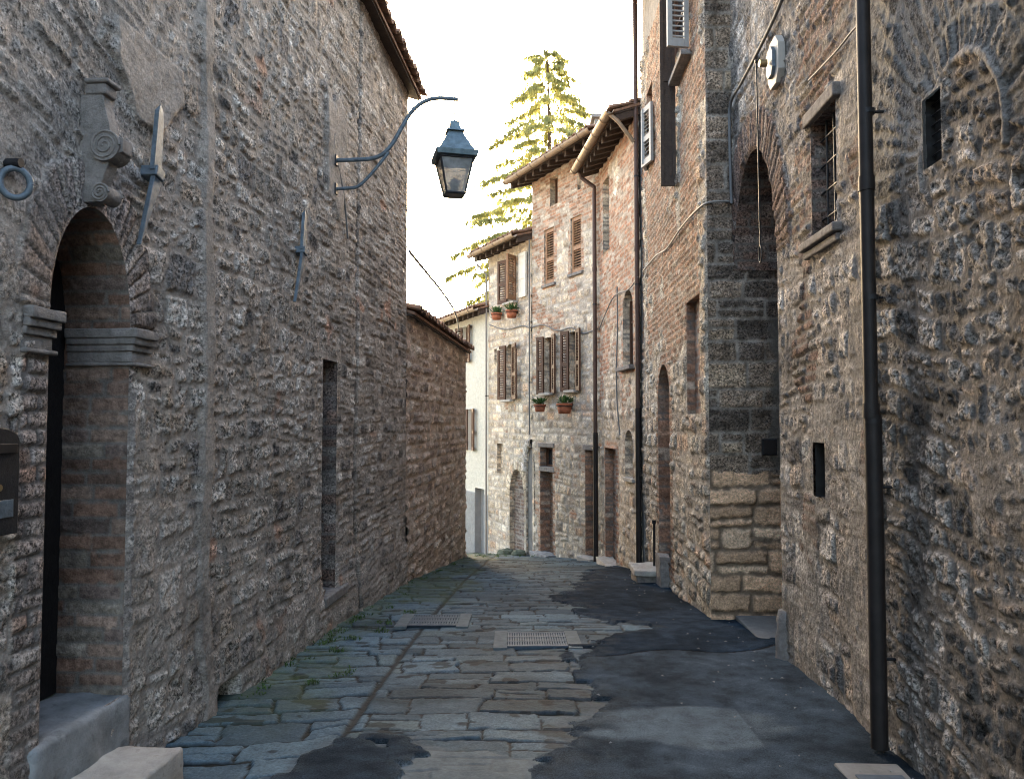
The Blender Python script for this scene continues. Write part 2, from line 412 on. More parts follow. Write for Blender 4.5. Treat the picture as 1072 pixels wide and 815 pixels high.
def infill(parent, W, op, depth, seed, cols=BRICK, name='brick_infill', rh=(.06, .075), rw=(.2, .3), res=.02, mat='masonry_far', mort=(.3, .26, .22)):
    us = np.arange(op.u0 - .02, op.u1 + .04, res); vs_ = np.arange(op.v0 - .02, op.v1 + .04, res)
    U, V = np.meshgrid(us, vs_, indexing='ij')
    mas = Mason(seed, (vs_[0], vs_[-1]), (us[0], us[-1]), rh, rw, joint=.004, bevel=.012, depth=(.004, .014), warp=.015, split=0, rough=.008, rad=.012)
    H, p, T = mas(U, V)
    C = lerp(mc(*mort), pal(T, *cols), p[..., None]); C = shade(C, U, V, seed + 4, .3, .4)
    X, Y, Z = W.grid(U, V, H - depth)
    return sheet(name, X, Y, Z, C, MAT[mat], parent)

def wbox(mb, W, u0, u1, z0, z1, h0, h1):
    d, n, k = W.ax()
    c = W.pt((u0 + u1) / 2, (z0 + z1) / 2, (h0 + h1) / 2)
    return mb.box(c, d * (abs(u1 - u0) / 2), n * (abs(h1 - h0) / 2), k * (abs(z1 - z0) / 2))

def body(parent, W, z0, z1, depth, u0=0, u1=None, back=True, mat='render_grey'):
    """the sides, the back and the ceiling that close the house behind its street wall"""
    u1 = W.L if u1 is None else u1
    mb = MB()
    wbox(mb, W, u0 + .005, u0 + .25, z0, z1, -depth, -.03)
    wbox(mb, W, u1 - .25, u1 - .005, z0, z1, -depth, -.03)
    wbox(mb, W, u0 + .26, u1 - .26, z0, z1, -depth, -depth + .25)
    return mb.build('side_wall', MAT[mat], parent)

def roof(parent, W, u0, u1, ze, over, slope, depth, gutter=True, rafters=True, seed=1, tile_w=.19, rows=4, raf=.34):
    d, n, k = W.ax()
    def P(u, r, up=0): # r = distance back from the eave edge
        return W.pt(u, ze + slope * r + up, over - r)
    mb = MB()
    a, b = 0, over + depth
    mb.hexa([P(u0, a), P(u1, a), P(u1, b), P(u0, b), P(u0, a, .035), P(u1, a, .035), P(u1, b, .035), P(u0, b, .035)])
    rs = random.Random(seed); nt_ = int((u1 - u0) / tile_w); L = .38
    for i in range(nt_ + 1):
        u = u0 + tile_w * (i + .5) * (u1 - u0) / (nt_ * tile_w) if nt_ else u0
        for j in range(rows + 1):
            for kind in (0, 1):
                if j == rows: r0 = -.05 + j * (L - .06); r1 = b
                else: r0 = -.05 + j * (L - .06) + rs.uniform(-.025, .02); r1 = r0 + L
                if r1 > b: r1 = b
                uu = u + (tile_w / 2 if kind == 0 else 0) + rs.uniform(-.008, .008)
                if uu + tile_w / 2 > u1 + .12: continue
                wv = []; m = 6
                for (r, rad_, lift) in ((r0, .078, .03), (r1, .062, .0)):
                    for q in range(m + 1):
                        an = math.pi * q / m
                        cu = math.cos(an) * rad_; cz = math.sin(an) * rad_ * .75
                        if kind == 0: z = .04 + .055 - cz * .8 + lift * .6
                        else: z = .06 + cz + lift
                        wv.append(P(uu + cu, r, z))
                    for q in range(m + 1):
                        an = math.pi * q / m
                        cu = math.cos(an) * (rad_ - .014); cz = math.sin(an) * (rad_ - .014) * .75
                        if kind == 0: z = .04 + .069 - cz * .8 + lift * .6
                        else: z = .046 + cz + lift
                        wv.append(P(uu + cu, r, z))
                fs = []; s1 = 2 * (m + 1)
                for q in range(m):
                    fs.append((q, q + 1, s1 + q + 1, s1 + q)); fs.append((m + 1 + q + 1, m + 1 + q, s1 + m + 1 + q, s1 + m + 1 + q + 1))
                    fs.append((q + 1, q, m + 1 + q, m + 1 + q + 1))
                mb.add(wv, fs)
    ro = mb.build('roof', MAT['tile'], parent)
    bd = MB()
    bd.hexa([P(u0 + .01, .02, -.025), P(u1 - .01, .02, -.025), P(u1 - .01, b, -.025), P(u0 + .01, b, -.025),
             P(u0 + .01, .02, -.003), P(u1 - .01, .02, -.003), P(u1 - .01, b, -.003), P(u0 + .01, b, -.003)])
    bd.build('eave_board', MAT['wood_dark'], ro)
    if rafters:
        nr = max(2, int((u1 - u0) / raf))
        for i in range(nr + 1):
            u = u0 + .06 + (u1 - u0 - .12) * i / nr; q = MB()
            q.hexa([P(u - .035, .04, -.125), P(u + .035, .04, -.125), P(u + .035, over + .1, -.125), P(u - .035, over + .1, -.125),
                    P(u - .035, .04, -.026), P(u + .035, .04, -.026), P(u + .035, over + .1, -.026), P(u - .035, over + .1, -.026)])
            q.build('rafter', MAT['wood_dark'], ro)
    if gutter:
        g = MB(); m = 8; wv = []
        for uu in (u0 - .03, u1 + .03):
            for rad_ in (.065, .058):
                for q in range(m + 1):
                    an = math.pi * (1 + q / m)
                    wv.append(W.pt(uu, ze + .03 + math.sin(an) * rad_, over + .06 + math.cos(an) * rad_))
        s1 = 2 * (m + 1); fs = []
        for q in range(m):
            fs += [(q, q + 1, s1 + q + 1, s1 + q), (m + 1 + q + 1, m + 1 + q, s1 + m + 1 + q, s1 + m + 1 + q + 1),
                   (q + 1, q, m + 1 + q, m + 2 + q), (s1 + q, s1 + q + 1, s1 + m + 2 + q, s1 + m + 1 + q)]
        fs += [(0, m + 1, s1 + m + 1, s1), (m, s1 + m, s1 + 2 * m + 1, 2 * m + 1)]
        g.add(wv, fs)
        for uu in np.arange(u0 + .3, u1, .55):
            g.tube([W.pt(uu, ze + .03 + math.sin(math.pi * (1 + q / m)) * .069, over + .06 + math.cos(math.pi * (1 + q / m)) * .069) for q in range(m + 1)], .006, 5)
        g.build('gutter', MAT['gutter'], ro)
    return ro

def shutter(parent, W, uh, width, z0, z1, ang, h=.03, mat='wood_brown', arch=False, slats=True):
    """louvred leaf hinged at uh; width signed (towards the opening when closed); ang = degrees opened"""
    sgn = 1 if width > 0 else -1; w_ = abs(width)
    d, n, k = W.ax()
    a = R(ang)
    e = (d * sgn * math.cos(a) + n * math.sin(a)).normalized()
    t = e.cross(k).normalized(); o = W.pt(uh, 0, h)
    mb = MB(); th = .018; st = min(.05, w_ * .22)
    def bx(s0, s1, za, zb, th_=th, tilt=0):
        mb.box(o + e * ((s0 + s1) / 2) + k * ((za + zb) / 2), e * ((s1 - s0) / 2), t * th_, k * ((zb - za) / 2))
    top = z1 - (w_ * .5 if arch else 0)
    bx(0, st, z0, z1 - (w_ * .6 if (arch and sgn < 0 and False) else 0)); bx(w_ - st, w_, z0, z1 - (.0 if not arch else w_ * .35))
    mid = z0 + (z1 - z0) * .45
    for (za, zb) in ((z0, z0 + .08), (mid - .035, mid + .035), (z1 - .07, z1)): bx(st + .001, w_ - st - .001, za, zb, th * .95)
    if slats:
        for (za, zb) in ((z0 + .08, mid - .035), (mid + .035, z1 - .07)):
            nn = max(2, int((zb - za) / .045))
            for i in range(nn):
                zc = za + (zb - za) * (i + .5) / nn
                mb.box(o + e * (w_ / 2) + k * zc, e * (w_ / 2 - st - .002), (t * .7 + k * .7) * .017, (k * .7 - t * .7) * .004)
    else:
        bx(st + .001, w_ - st - .001, z0 + .08, z1 - .07, .006)
    return mb.build('shutter', MAT[mat], parent)

def window(parent, W, op, depth=.14, fr='wood_brown', mull=True):
    f = MB(); w_ = .035
    wbox(f, W, op.u0, op.u0 + w_, op.v0, op.v1, -depth, -depth + .04); wbox(f, W, op.u1 - w_, op.u1, op.v0, op.v1, -depth, -depth + .04)
    wbox(f, W, op.u0 + w_, op.u1 - w_, op.v0, op.v0 + w_, -depth, -depth + .038); wbox(f, W, op.u0 + w_, op.u1 - w_, op.v1 - w_, op.v1, -depth, -depth + .038)
    if mull:
        wbox(f, W, op.uc - .02, op.uc + .02, op.v0 + w_, op.v1 - w_, -depth, -depth + .036)
        zm = op.v0 + (op.v1 - op.v0) * .6; wbox(f, W, op.u0 + w_, op.uc - .02, zm - .012, zm + .012, -depth, -depth + .03)
        wbox(f, W, op.uc + .02, op.u1 - w_, zm - .012, zm + .012, -depth, -depth + .03)
    wo = f.build('window', MAT[fr], parent)
    p = MB(); wbox(p, W, op.u0, op.u1, op.v0, op.v1, -depth - .012, -depth + .005); p.build('pane', MAT['glass'], wo)
    return wo

def plank_door(parent, W, op, depth, mat='wood_brown', name='door', planks=6):
    mb = MB(); n_ = planks; du = (op.u1 - op.u0) / n_
    for i in range(n_):
        wbox(mb, W, op.u0 + du * i + .003, op.u0 + du * (i + 1) - .003, op.v0, op.v1, -depth - .04, -depth + (.004 if i % 2 else 0))
    wbox(mb, W, op.u0, op.u1, op.v0, op.v1, -depth - .06, -depth - .012)
    return mb.build(name, MAT[mat], parent)

def var_lines(a, b, f):
    out = [a]
    while out[-1] < b: out.append(out[-1] + f(out[-1]))
    out[-1] = b
    if len(out) > 2 and out[-1] - out[-2] < .3 * f(b): out.pop(-2)
    return np.array(out)

def opx(W, x0, x1, ytop, ybot, rise=0, v0=None, **k):
    """opening measured off the wall: pixel columns x0,x1 and rows at the middle column"""
    xm = (x0 + x1) / 2
    u0, u1 = W.U(x0), W.U(x1)
    return Op(u0, u1, W.Z(xm, ybot) if v0 is None else v0, W.Z(xm, ytop), rise=rise, **k)

# ================================================================== GROUND
gx = np.concatenate([np.linspace(-700, -12, 30), np.linspace(-11, 11, 23), np.linspace(12, 700, 30)])
gyv = np.concatenate([np.linspace(-400, -20, 20), np.linspace(-18, 40, 59), np.linspace(45, 1500, 40)])
GX, GY = np.meshgrid(gx, gyv, indexing='ij')
GZ = np.where(GY < 40, gz(GY), gz(40.)) - .12
g = sheet('ground', GX, GY, GZ, np.full(GX.shape + (3,), .1), MAT['earth']); g['kind'] = 'structure'

sx = np.concatenate([np.linspace(-9, -2.75, 40), np.arange(-2.7, 2.3, .0115), np.linspace(2.33, 4, 14)])
sy = var_lines(-6, 21, lambda y: .2 if y < .8 else .02 if y < 2.6 else .0085 + .0030 * max(0, y - 3.2))
SX, SY = np.meshgrid(sx, sy, indexing='ij')
def split_line(y): return -.84 + .048 * (y - 3.97)
bx_y = [2.5, 3.4, 3.8, 4.3, 4.95, 5.6, 5.95, 6.25, 6.45, 6.75, 7.5, 8.1, 8.8, 9.6, 11.0, 11.8, 12.3]
bx_x = [.0, .10, .24, .52, .42, .47, .62, 1.08, .95, .66, .52, .45, .7, .85, 1.15, 1.5, 2.4]
def street():
    X, Y = SX, SY
    left = X < split_line(Y) + .02 * fbm(X / .3, Y / .3, 61, 2)
    a = R(-9)
    m1 = Mason(301, (-8, 24), (-10, 5), rh=(.12, .25), rw=(.22, .62), joint=.0045, bevel=.005, depth=(.008, .026), warp=.075, split=.3, rough=.006, rad=.010)
    m2 = Mason(302, (-10, 26), (-12, 8), rh=(.13, .30), rw=(.25, .7), joint=.006, bevel=.006, depth=(.006, .032), warp=.10, split=.35, rough=.006, rad=.010)
    h1, p1, T1 = m1(X, Y + .02 * X)
    Xr = X * math.cos(a) - Y * math.sin(a); Yr = X * math.sin(a) + Y * math.cos(a)
    h2, p2, T2 = m2(Xr, Yr)
    h = np.where(left, h2, h1); p = np.where(left, p2, p1); T = np.where(left[..., None], T2, T1)
    cols = ([(.072, .108, .132), (.062, .094, .116), (.086, .126, .150), (.048, .073, .090), (.080, .110, .120)], [4, 3, 2, 1.5, 1])
    c = pal(T, *cols, .8, 1.18); c = shade(c, X, Y, 63, .35, .5); wd = fbm(X / .22, Y / .12, 67, 3); p = np.where(wd > .42, p * .25, p); c = c * (1 - .45 * sstep(.15, .5, fbm(X / .9, Y / .5, 68, 4)))[..., None]
    jc = mc(.012, .012, .011)
    dl = np.abs(X - split_line(Y)); jl = 1 - sstep(.008, .03, dl + .01 * fbm(X / .08, Y / .08, 66, 2))
    p = p * (1 - .9 * jl); h = h * (1 - jl)
    c = lerp(jc, c, p[..., None])
    # moss near the left wall and in the joints there
    wl = -2 + .079 * Y
    mo = sstep(.0, .35, fbm(X / .5, Y / .9, 71, 4) + .62 - .85 * (X - wl)) * sstep(3.5, 5, Y)
    mo = np.clip(mo, 0, 1) * (.45 + .4 * fbm(X / .08, Y / .08, 73, 3))
    c = lerp(c, mc(.065, .082, .032), np.clip(mo, 0, .8)[..., None])
    # asphalt
    xb = np.interp(Y, bx_y, bx_x) + .26 * (T[..., 5] - .5) + .10 * fbm(X / .35, Y / .25, 81, 3) + .05 * fbm(X / .06, Y / .06, 82, 2)
    hv = ((X + .72) / .30) ** 2 + ((Y - 3.45) / .42) ** 2 + .9 * fbm(X / .2, Y / .14, 83, 4) + 1.1 * (T[..., 5] - .5)
    hole = hv < 1
    asp = ((X > xb) & (Y < 12.3)) | hole | (Y < 2.7)
    A = .026 + .004 * fbm(X / .5, Y / .5, 84, 3) + .003 * fbm(X / .07, Y / .07, 85, 2)
    new = ((Y > 5.35 + .22 * (X - .6) + .12 * fbm(X / .5, Y / .5, 86, 2)) & (X > xb)) & (Y < 13)
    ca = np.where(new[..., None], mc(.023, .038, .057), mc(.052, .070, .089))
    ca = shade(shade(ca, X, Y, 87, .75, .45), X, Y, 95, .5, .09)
    cem = sstep(-.1, .5, fbm(X / .5, Y / .2, 88, 4) + 1 - 1.2 * (((X - .80) / .68) ** 2 + ((Y - 4.0) / .30) ** 2))
    ca = lerp(ca, mc(.145, .18, .205), (cem * .9)[..., None])
    ln = (np.abs(Y - (5.35 + .22 * (X - .6) + .12 * fbm(X / .5, Y / .5, 86, 2))) < .018) & (X > xb)
    ca = np.where(ln[..., None], .03, ca); A = np.where(ln, A - .008, A)
    so = sstep(.0, .22, xb - X + .08 * fbm(X / .12, Y / .1, 97, 3)); c = lerp(lerp(c, mc(.05, .058, .064), .55), c, so[..., None])
    eg = 1 - sstep(.0, .25, X - xb + .12 * fbm(X / .12, Y / .1, 98, 3)); ca = lerp(ca, mc(.07, .078, .083), (eg * .6 * (X > xb))[..., None])
    c = lerp(c, mc(.06, .07, .078), ((1 - sstep(1.0, 1.7, hv)) * .6)[..., None]); ca = lerp(ca, mc(.075, .088, .096), (sstep(.45, 1.0, hv) * hole * .7)[..., None])
    edge = (1 - sstep(.0, .05, X - xb)) * (X > xb); A = A - .02 * edge
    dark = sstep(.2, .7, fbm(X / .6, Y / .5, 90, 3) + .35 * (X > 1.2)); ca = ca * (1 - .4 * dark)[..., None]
    cp = ((X + .27) / .55) ** 2 + ((Y - 3.42) / .34) ** 2 + .45 * fbm(X / .2, Y / .2, 92, 3)
    cm2 = 1 - sstep(.8, 1.0, cp)
    c = lerp(c, mc(.095, .115, .125) * (1 + .25 * fbm(X / .15, Y / .15, 93, 3))[..., None], (cm2 * .75)[..., None]); h = lerp(h, .012, cm2 * .6)
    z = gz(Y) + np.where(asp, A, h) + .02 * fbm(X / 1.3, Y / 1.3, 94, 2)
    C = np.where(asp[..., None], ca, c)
    fa = (asp[:-1, :-1].astype(int) + asp[1:, :-1] + asp[1:, 1:] + asp[:-1, 1:]) >= 2
    o = sheet('street_paving', X, Y, z, C, MAT['paving'], keep=~fa); o['kind'] = 'structure'
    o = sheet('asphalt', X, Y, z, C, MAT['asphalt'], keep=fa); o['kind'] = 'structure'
street()
def gnd(x, y): return float(gz(y)) + .012

# ================================================================== LEFT HOUSE
Y0L, Y1L = -2.8, 9.26
WL = Wall((-2 + .079 * Y0L, Y0L), (-2 + .079 * Y1L, Y1L), -1)
ZE_L = 5.62
left = thing('stone_house', WL.pt(WL.L / 2, float(gz(3)), 0), 'tall grey stone house on the left with a narrow arched doorway and scroll keystone', 'house')
dz0 = WL.Z(100, 742)
door_op = Op(WL.U(46), WL.U(131), dz0, WL.Z(88, 214), rise=.46)
slit_op = opx(WL, 336, 351, 377, 620)
hole_op = Op(WL.U(222), WL.U(241), WL.Z(235, 738), WL.Z(232, 712))
uD = door_op
zm_top = WL.Z(125, 345)
def pat_left(U, V):
    zr = (-1, 6); ur = (0, WL.L)
    m1 = Mason(11, zr, ur, (.12, .23), (.10, .30), .012, .011, (.008, .026), .09, .3, .036, .016)
    H, p, T = m1(U, V)
    C = pal(T, *STONE); mort = mc(.33, .28, .235)
    C = lerp(mort, C, (.05 + .95 * p)[..., None])
    mA = Mason(16, zr, ur, (.07, .17), (.08, .24), .012, .011, (.006, .026), .08, .35, .036, .015)
    HA, pA, TA = mA(U, V); CA = lerp(mort, pal(TA, *STONE), (.05 + .95 * pA)[..., None])
    alt = fbm(U / .5, V / .45, 17, 3) > .05
    H = np.where(alt, HA, H); C = np.where(alt[..., None], CA, C)
    # thin stones of the farther part
    m2 = Mason(12, zr, ur, (.06, .13), (.1, .30), .008, .016, (.0, .03), .06, .15, .03, .018)
    H2, p2, T2 = m2(U, V); C2 = lerp(mort * .9, pal(T2, *STONE), (.2 + .8 * p2)[..., None])
    far = U + .12 * fbm(U / .4, V / .4, 21, 3) > WL.U(330)
    H = np.where(far, H2, H); C = np.where(far[..., None], C2, C)
    # thin slabs above the door
    m3 = Mason(13, zr, ur, (.05, .10), (.15, .4), .006, .018, (.0, .03), .05, 0, .015, .02)
    H3, p3, T3 = m3(U, V + .25 * (U - uD.uc)); C3 = lerp(mort, pal(T3, [(.33, .295, .265), (.28, .25, .22), (.38, .345, .31)], [1, 1, 1]), (.3 + .7 * p3)[..., None])
    top = (V > uD.v1 + .02) & (U < uD.u1 + .2 + .1 * fbm(U / .3, V / .3, 22, 2)) & (V < 3.55)
    H = np.where(top, H3, H); C = np.where(top[..., None], C3, C)
    # brick legs round the door
    mb_ = Mason(14, zr, ur, (.062, .072), (.16, .27), .004, .010, (.010, .022), .012, 0, .008, .012)
    Hb, pb, Tb = mb_(U, V); Cb = lerp(mc(.17, .15, .135), pal(Tb, *BRICK_GREY), pb[..., None])
    leg = (((U > uD.u0 - .15) & (U < uD.uc)) | ((U < uD.u1 + .035 + .02 * fbm(U / .1, V / .1, 23)) & (U > uD.uc))) & (V < uD.vs + .02)
    H = np.where(leg, Hb, H); C = np.where(leg[..., None], Cb, C)
    H, C = ring_pattern(uD, U, V, H, C, .19, 15, BRICK_GREY, .045, raise_=.012)
    # smooth render: a vertical strip, and a remnant high up beside the keystone
    us = WL.U(210); e1 = np.abs(U - us - .02 * fbm(V / .6, U / .6, 24, 2)) - (.055 + .03 * fbm(U / .2, V / .25, 25, 3))
    pl = 1 - sstep(-.01, .03, e1)
    ua, ub = WL.U(112), WL.U(182); uc = (ua + ub) / 2
    e2 = np.maximum(np.abs(U - uc) - (ub - ua) / 2 * np.clip((V - WL.Z(150, 130)) / .35 + .35, 0, 1), WL.Z(150, 128) - V) + .03 * fbm(U / .2, V / .2, 26, 3)
    pl = np.maximum(pl, (1 - sstep(-.005, .012, e2)) * (V < 3.4))
    low = sstep(.25, .7, fbm(U / .8, V / .7, 27, 4) + .25 * (V < 1.2) + .2 * (U < us))
    pl = np.maximum(pl, low * .5)
    ul_, vl_ = WL.px(349, 160); e3 = np.maximum(np.abs(U - ul_) / .24, np.abs(V - vl_) / .45) - 1 + .3 * fbm(U / .15, V / .2, 36, 3)
    pl = np.maximum(pl, 1 - sstep(-.05, .1, e3))
    jn = 1 - sstep(.0, .05, np.abs(U - WL.U(372) - .03 * fbm(V / .5, U, 28, 2)) - .01)
    H = lerp(H, .032 + .008 * fbm(U / .15, V / .15, 29, 3), pl * .85); C = lerp(C, mc(.31, .268, .23) * (1 + .25 * fbm(U / .25, V / .25, 30, 4))[..., None], pl[..., None] * .9)
    H = H - .03 * jn; C = C * (1 - .5 * jn)[..., None]
    # dark weathering patches
    dk = sstep(.15, .6, fbm(U / .5, V / .35, 31, 4)) * (.5 + .5 * sstep(-.2, .3, fbm(U / .07, V / .07, 32, 3)))
    C = C * (1 - .42 * dk)[..., None]
    rd = sstep(.55, .75, fbm(U / .35, V / .3, 34, 3)); C = lerp(C, C * mc(1.25, .85, .68, 1), (rd * .8)[..., None])
    H = H + .035 * fbm(U / 1.6, V / 1.6, 33, 2)
    bat = (1 - sstep(.0, 1.0, V - gz(WL.yof(U)))) * .05
    return H + bat * (sstep(uD.u1 + .05, uD.u1 + .4, U)), shade(C, U, V, 35, .25, .05)
def step_l(u):
    y = WL.yof(u)
    return .16 if y < .3 else .02 if y < 2.2 else .0088 + max(0, y - 3.2) * .0042
build_wall(left, WL, var_lines(0, WL.L, step_l), np.arange(-.45, ZE_L + .02, .0098), pat_left, [door_op, slit_op, hole_op], fade=(False, True))
reveal(left, WL, door_op, .30, 41, ([(.21, .13, .095), (.18, .12, .092), (.25, .175, .135), (.145, .108, .092), (.22, .185, .15)], [3, 3, 2, 1.5, 1.2]), res=.011, bottom=False, mat='masonry_far')
plank_door(left, WL, Op(uD.u0 - .02, uD.u1 + .02, uD.v0, uD.v1 + .02), .30, 'wood_black', planks=4)
reveal(left, WL, slit_op, .22, 42, BRICK_OLD, rh=(.05, .12), rw=(.2, .4), res=.02, mat='masonry')
infill(left, WL, slit_op, .22, 43, BRICK_OLD, res=.02, mat='masonry')
reveal(left, WL, hole_op, .25, 44, STONE, res=.03)
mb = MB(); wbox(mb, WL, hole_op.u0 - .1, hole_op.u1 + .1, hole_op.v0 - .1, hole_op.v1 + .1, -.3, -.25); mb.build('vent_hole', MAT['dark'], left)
# sill under the blocked slit
mb = MB(); wbox(mb, WL, slit_op.u0 - .04, slit_op.u1 + .22, slit_op.v0 - .07, slit_op.v0 + .012, -.2, .07)
mb.build('window_sill', MAT['stone'], left, .012)
# capitals on both sides of the doorway
def capital(u_in, sgn):
    mb = MB()
    for (z0, z1, o) in ((-.155, -.140, .020), (-.14, -.09, .004), (-.09, -.06, .016), (-.06, -.03, .030), (-.03, .012, .042)):
        ua, ub = u_in + sgn * (.16), u_in - sgn * o * .6
        wbox(mb, WL, min(ua, ub), max(ua, ub), zm_top + z0, zm_top + z1, -.28, .02 + o)
    worn(mb.build('capital', MAT['stone'], left), .004, 5, .005)
capital(uD.u0, -1); capital(uD.u1, 1)
# keystone: scroll console
def console():
    d, n, k = WL.ax(); uc = uD.uc - .035; hw = .034
    zt = WL.Z(90, 92); zb = WL.Z(92, 214)
    H_ = zt - zb
    prof = []
    for i in range(25):
        t = i / 24; z = zt - .03 - t * (H_ - .03)
        h = .07 + .055 * math.sin(t * 2.6 + .3) ** 2 + (.05 if .38 < t < .55 else 0) - .02 * t
        prof.append((z, h))
    v = []; 
    for (z, h) in prof:
        for (uu, hh) in ((uc - hw, -.05), (uc - hw, h), (uc + hw, h), (uc + hw, -.05)): v.append(WL.pt(uu, z, hh))
    f = [(4 * i + a, 4 * i + a + 1, 4 * i + a + 5, 4 * i + a + 4) for i in range(24) for a in range(3)] + [(0, 1, 2, 3), (99, 98, 97, 96)]
    mb = MB(); mb.add(v, f)
    for (zc, hc, rr) in ((zt - .52 * H_, .095, .064), (zb + .035, .08, .038)):
        mb.tube([WL.pt(uc - hw - .014, zc, hc), WL.pt(uc + hw + .014, zc, hc)], rr, 20)
        for sg in (-1, 1):
            P_ = []
            for q in range(46):
                a_ = q * .36; r_ = rr * (1 - q / 52); P_.append(WL.pt(uc + sg * (hw + .014), zc + r_ * math.sin(a_), hc + r_ * math.cos(a_)))
            mb.tube(P_, .006, 5)
    mb.add([], [])
    mb.build('scroll_keystone', MAT['stone'], left, .006)
    m2 = MB(); wbox(m2, WL, uc - .04, uc + .04, zt - .03, zt + .015, 0, .09); wbox(m2, WL, uc - .05, uc + .05, zt + .015, zt + .035, 0, .105)
    m2.build('keystone_ledge', MAT['stone'], left, .008)
console()
mb = MB(); wbox(mb, WL, uD.u0 - .05, uD.u1 + .05, gnd(-1.8, 3) - .3, uD.v0, -.30, .03); worn(mb.build('threshold', MAT['oldstone'], left), .012, 9, .02)
body(left, WL, -.6, ZE_L, 6)
roof(left, WL, -.1, WL.L + .10, ZE_L - .05, .15, .32, 6, gutter=False, rafters=False, seed=3, rows=3)

# ------------------------------------------------------------------ garden wall
Y1G = 14.4
WG = Wall((-2 + .079 * 9.30 - .01, 9.30), (-2 + .079 * Y1G, Y1G), -1)
gw = thing('garden_wall', WG.pt(WG.L / 2, float(gz(12)), 0), 'lower brown stone garden wall with tiled coping beyond the tall left house', 'wall')
ZG = 2.93
def pat_g(U, V):
    m = Mason(51, (-2, 4), (0, WG.L), (.08, .17), (.12, .34), .008, .03, (.0, .07), .05, .15, .035, .035)
    H, p, T = m(U, V); C = lerp(mc(.42, .335, .265), pal(T, [(.56, .43, .335), (.49, .375, .29), (.62, .52, .42), (.36, .275, .225)], [3, 3, 2, 2]), (.25 + .75 * p)[..., None])
    return H + .03 * fbm(U / 1.5, V / 1.5, 52), shade(C, U, V, 53, .3, .2)
build_wall(gw, WG, np.arange(0, WG.L + .01, .028), np.arange(-1.2, ZG + .01, .02), pat_g, fade=(False, True))
mb = MB(); wbox(mb, WG, .0, WG.L - .01, -1.3, ZG, -.4, -.03); mb.build('core', MAT['render_grey'], gw)
roof(gw, WG, 0, WG.L + .05, ZG - .02, .10, .30, .42, gutter=False, rafters=False, seed=9, rows=2).name = 'tiled_coping'

# ================================================================== RIGHT HOUSES
def rx(y): return 1.632 + .043 * y
Y_END = 6.585
W0 = Wall((rx(-2.6), -2.6), (rx(3.83), 3.83), 1)
W1 = Wall((rx(3.83), 3.83), (rx(Y_END), Y_END), 1)
near = thing('stone_house', W0.pt(W0.L / 2, float(gz(1)), 0), 'dark rough stone house at the near right with a blocked arch and slit window', 'house')
sl = opx(W0, 976, 996, 91, 168)
ucr, zcr = W0.U(1012), W0.Z(1010, 150)
def pat_near(U, V):
    zr = (-1, 8); ur = (0, W0.L)
    m = Mason(71, zr, ur, (.07, .21), (.08, .24), .011, .008, (.008, .028), .10, .35, .038, .010)
    H, p, T = m(U, V - .15 * (U - ucr))
    mA = Mason(70, zr, ur, (.06, .15), (.06, .20), .012, .008, (.008, .026), .10, .3, .038, .010); HA, pA, TA = mA(U, V + .08 * U)
    alt = fbm(U / .45, V / .5, 69, 3) > .08
    H = np.where(alt, HA, H); p = np.where(alt, pA, p); T = np.where(alt[..., None], TA, T)
    C = lerp(mc(.15, .132, .116), pal(T, [(.28, .25, .22), (.20, .178, .158), (.37, .335, .30), (.09, .083, .077), (.26, .21, .17)], [4, 4, 3, 2.5, 1]), (.05 + .95 * p)[..., None])
    # relieving arch: radial dark stones above a pale mortar line
    du = U - ucr; dv = V - zcr; r = np.hypot(du, dv * .85); th = np.arctan2(dv * .85, du)
    m2 = Mason(72, (0, 4), (-4, 4), (.3, .5), (.05, .10), .006, .014, (.0, .018), .02, 0, .02, .02)
    H2, p2, T2 = m2(th * .6, r); C2 = lerp(mc(.2, .19, .175), pal(T2, [(.11, .105, .10), (.15, .142, .135), (.21, .195, .18)], [3, 3, 1]), p2[..., None])
    fan = (r > .30 + .02 * fbm(U / .2, V / .2, 73)) & (dv > -.02) & (V > zcr - .1)
    H = np.where(fan, H2, H); C = np.where(fan[..., None], C2, C)
    ln = 1 - sstep(.006, .022, np.abs(r - .30 - .015 * fbm(U / .12, V / .12, 74)) )
    ln = ln * (dv > -.1)
    H = lerp(H, .022, ln * .7); C = lerp(C, mc(.27, .25, .23), (ln * .75)[..., None])
    dk = sstep(.1, .6, fbm(U / .4, V / .4, 75, 4)); C = C * (1 - .35 * dk)[..., None]
    pl = sstep(.3, .7, fbm(U / .5, V / .7, 76, 4) + .15 * (V < 1.0)) * .5
    H = lerp(H, .03 + .006 * fbm(U / .1, V / .1, 77, 3), pl); C = lerp(C, mc(.22, .20, .185), (pl * .7)[..., None])
    return H + .015 * fbm(U / 1.3, V / 1.3, 78, 2), shade(C, U, V, 79, .3, .05)
build_wall(near, W0, var_lines(0, W0.L, lambda u: .16 if W0.yof(u) < .3 else .018 if W0.yof(u) < 2.2 else .0072), np.arange(-.25, 4.5, .0085), pat_near, [sl], fade=(False, False))
reveal(near, W0, sl, .05, 80, STONE, res=.012, mat='dark', h0=-.004); mb = MB(); wbox(mb, W0, sl.u0 - .02, sl.u1 + .02, sl.v0 - .02, sl.v1 + .02, -.06, -.045); wn = mb.build('window', MAT['dark'], near)  # jambs and panel coloured near-black, painting in the shade of the slit
mb = MB()
for i in range(7):
    zz = sl.v0 + (sl.v1 - sl.v0) * (i + .5) / 7; mb.tube([W0.pt(sl.u0, zz, -.03), W0.pt(sl.u1, zz, -.03)], .004, 5)
mb.build('grille', MAT['iron_dark'], wn)
body(near, W0, -.6, 4.5, 6); roof(near, W0, -.1, W0.L, 4.5, .25, .3, 6, rafters=False, gutter=False, seed=4, rows=1)

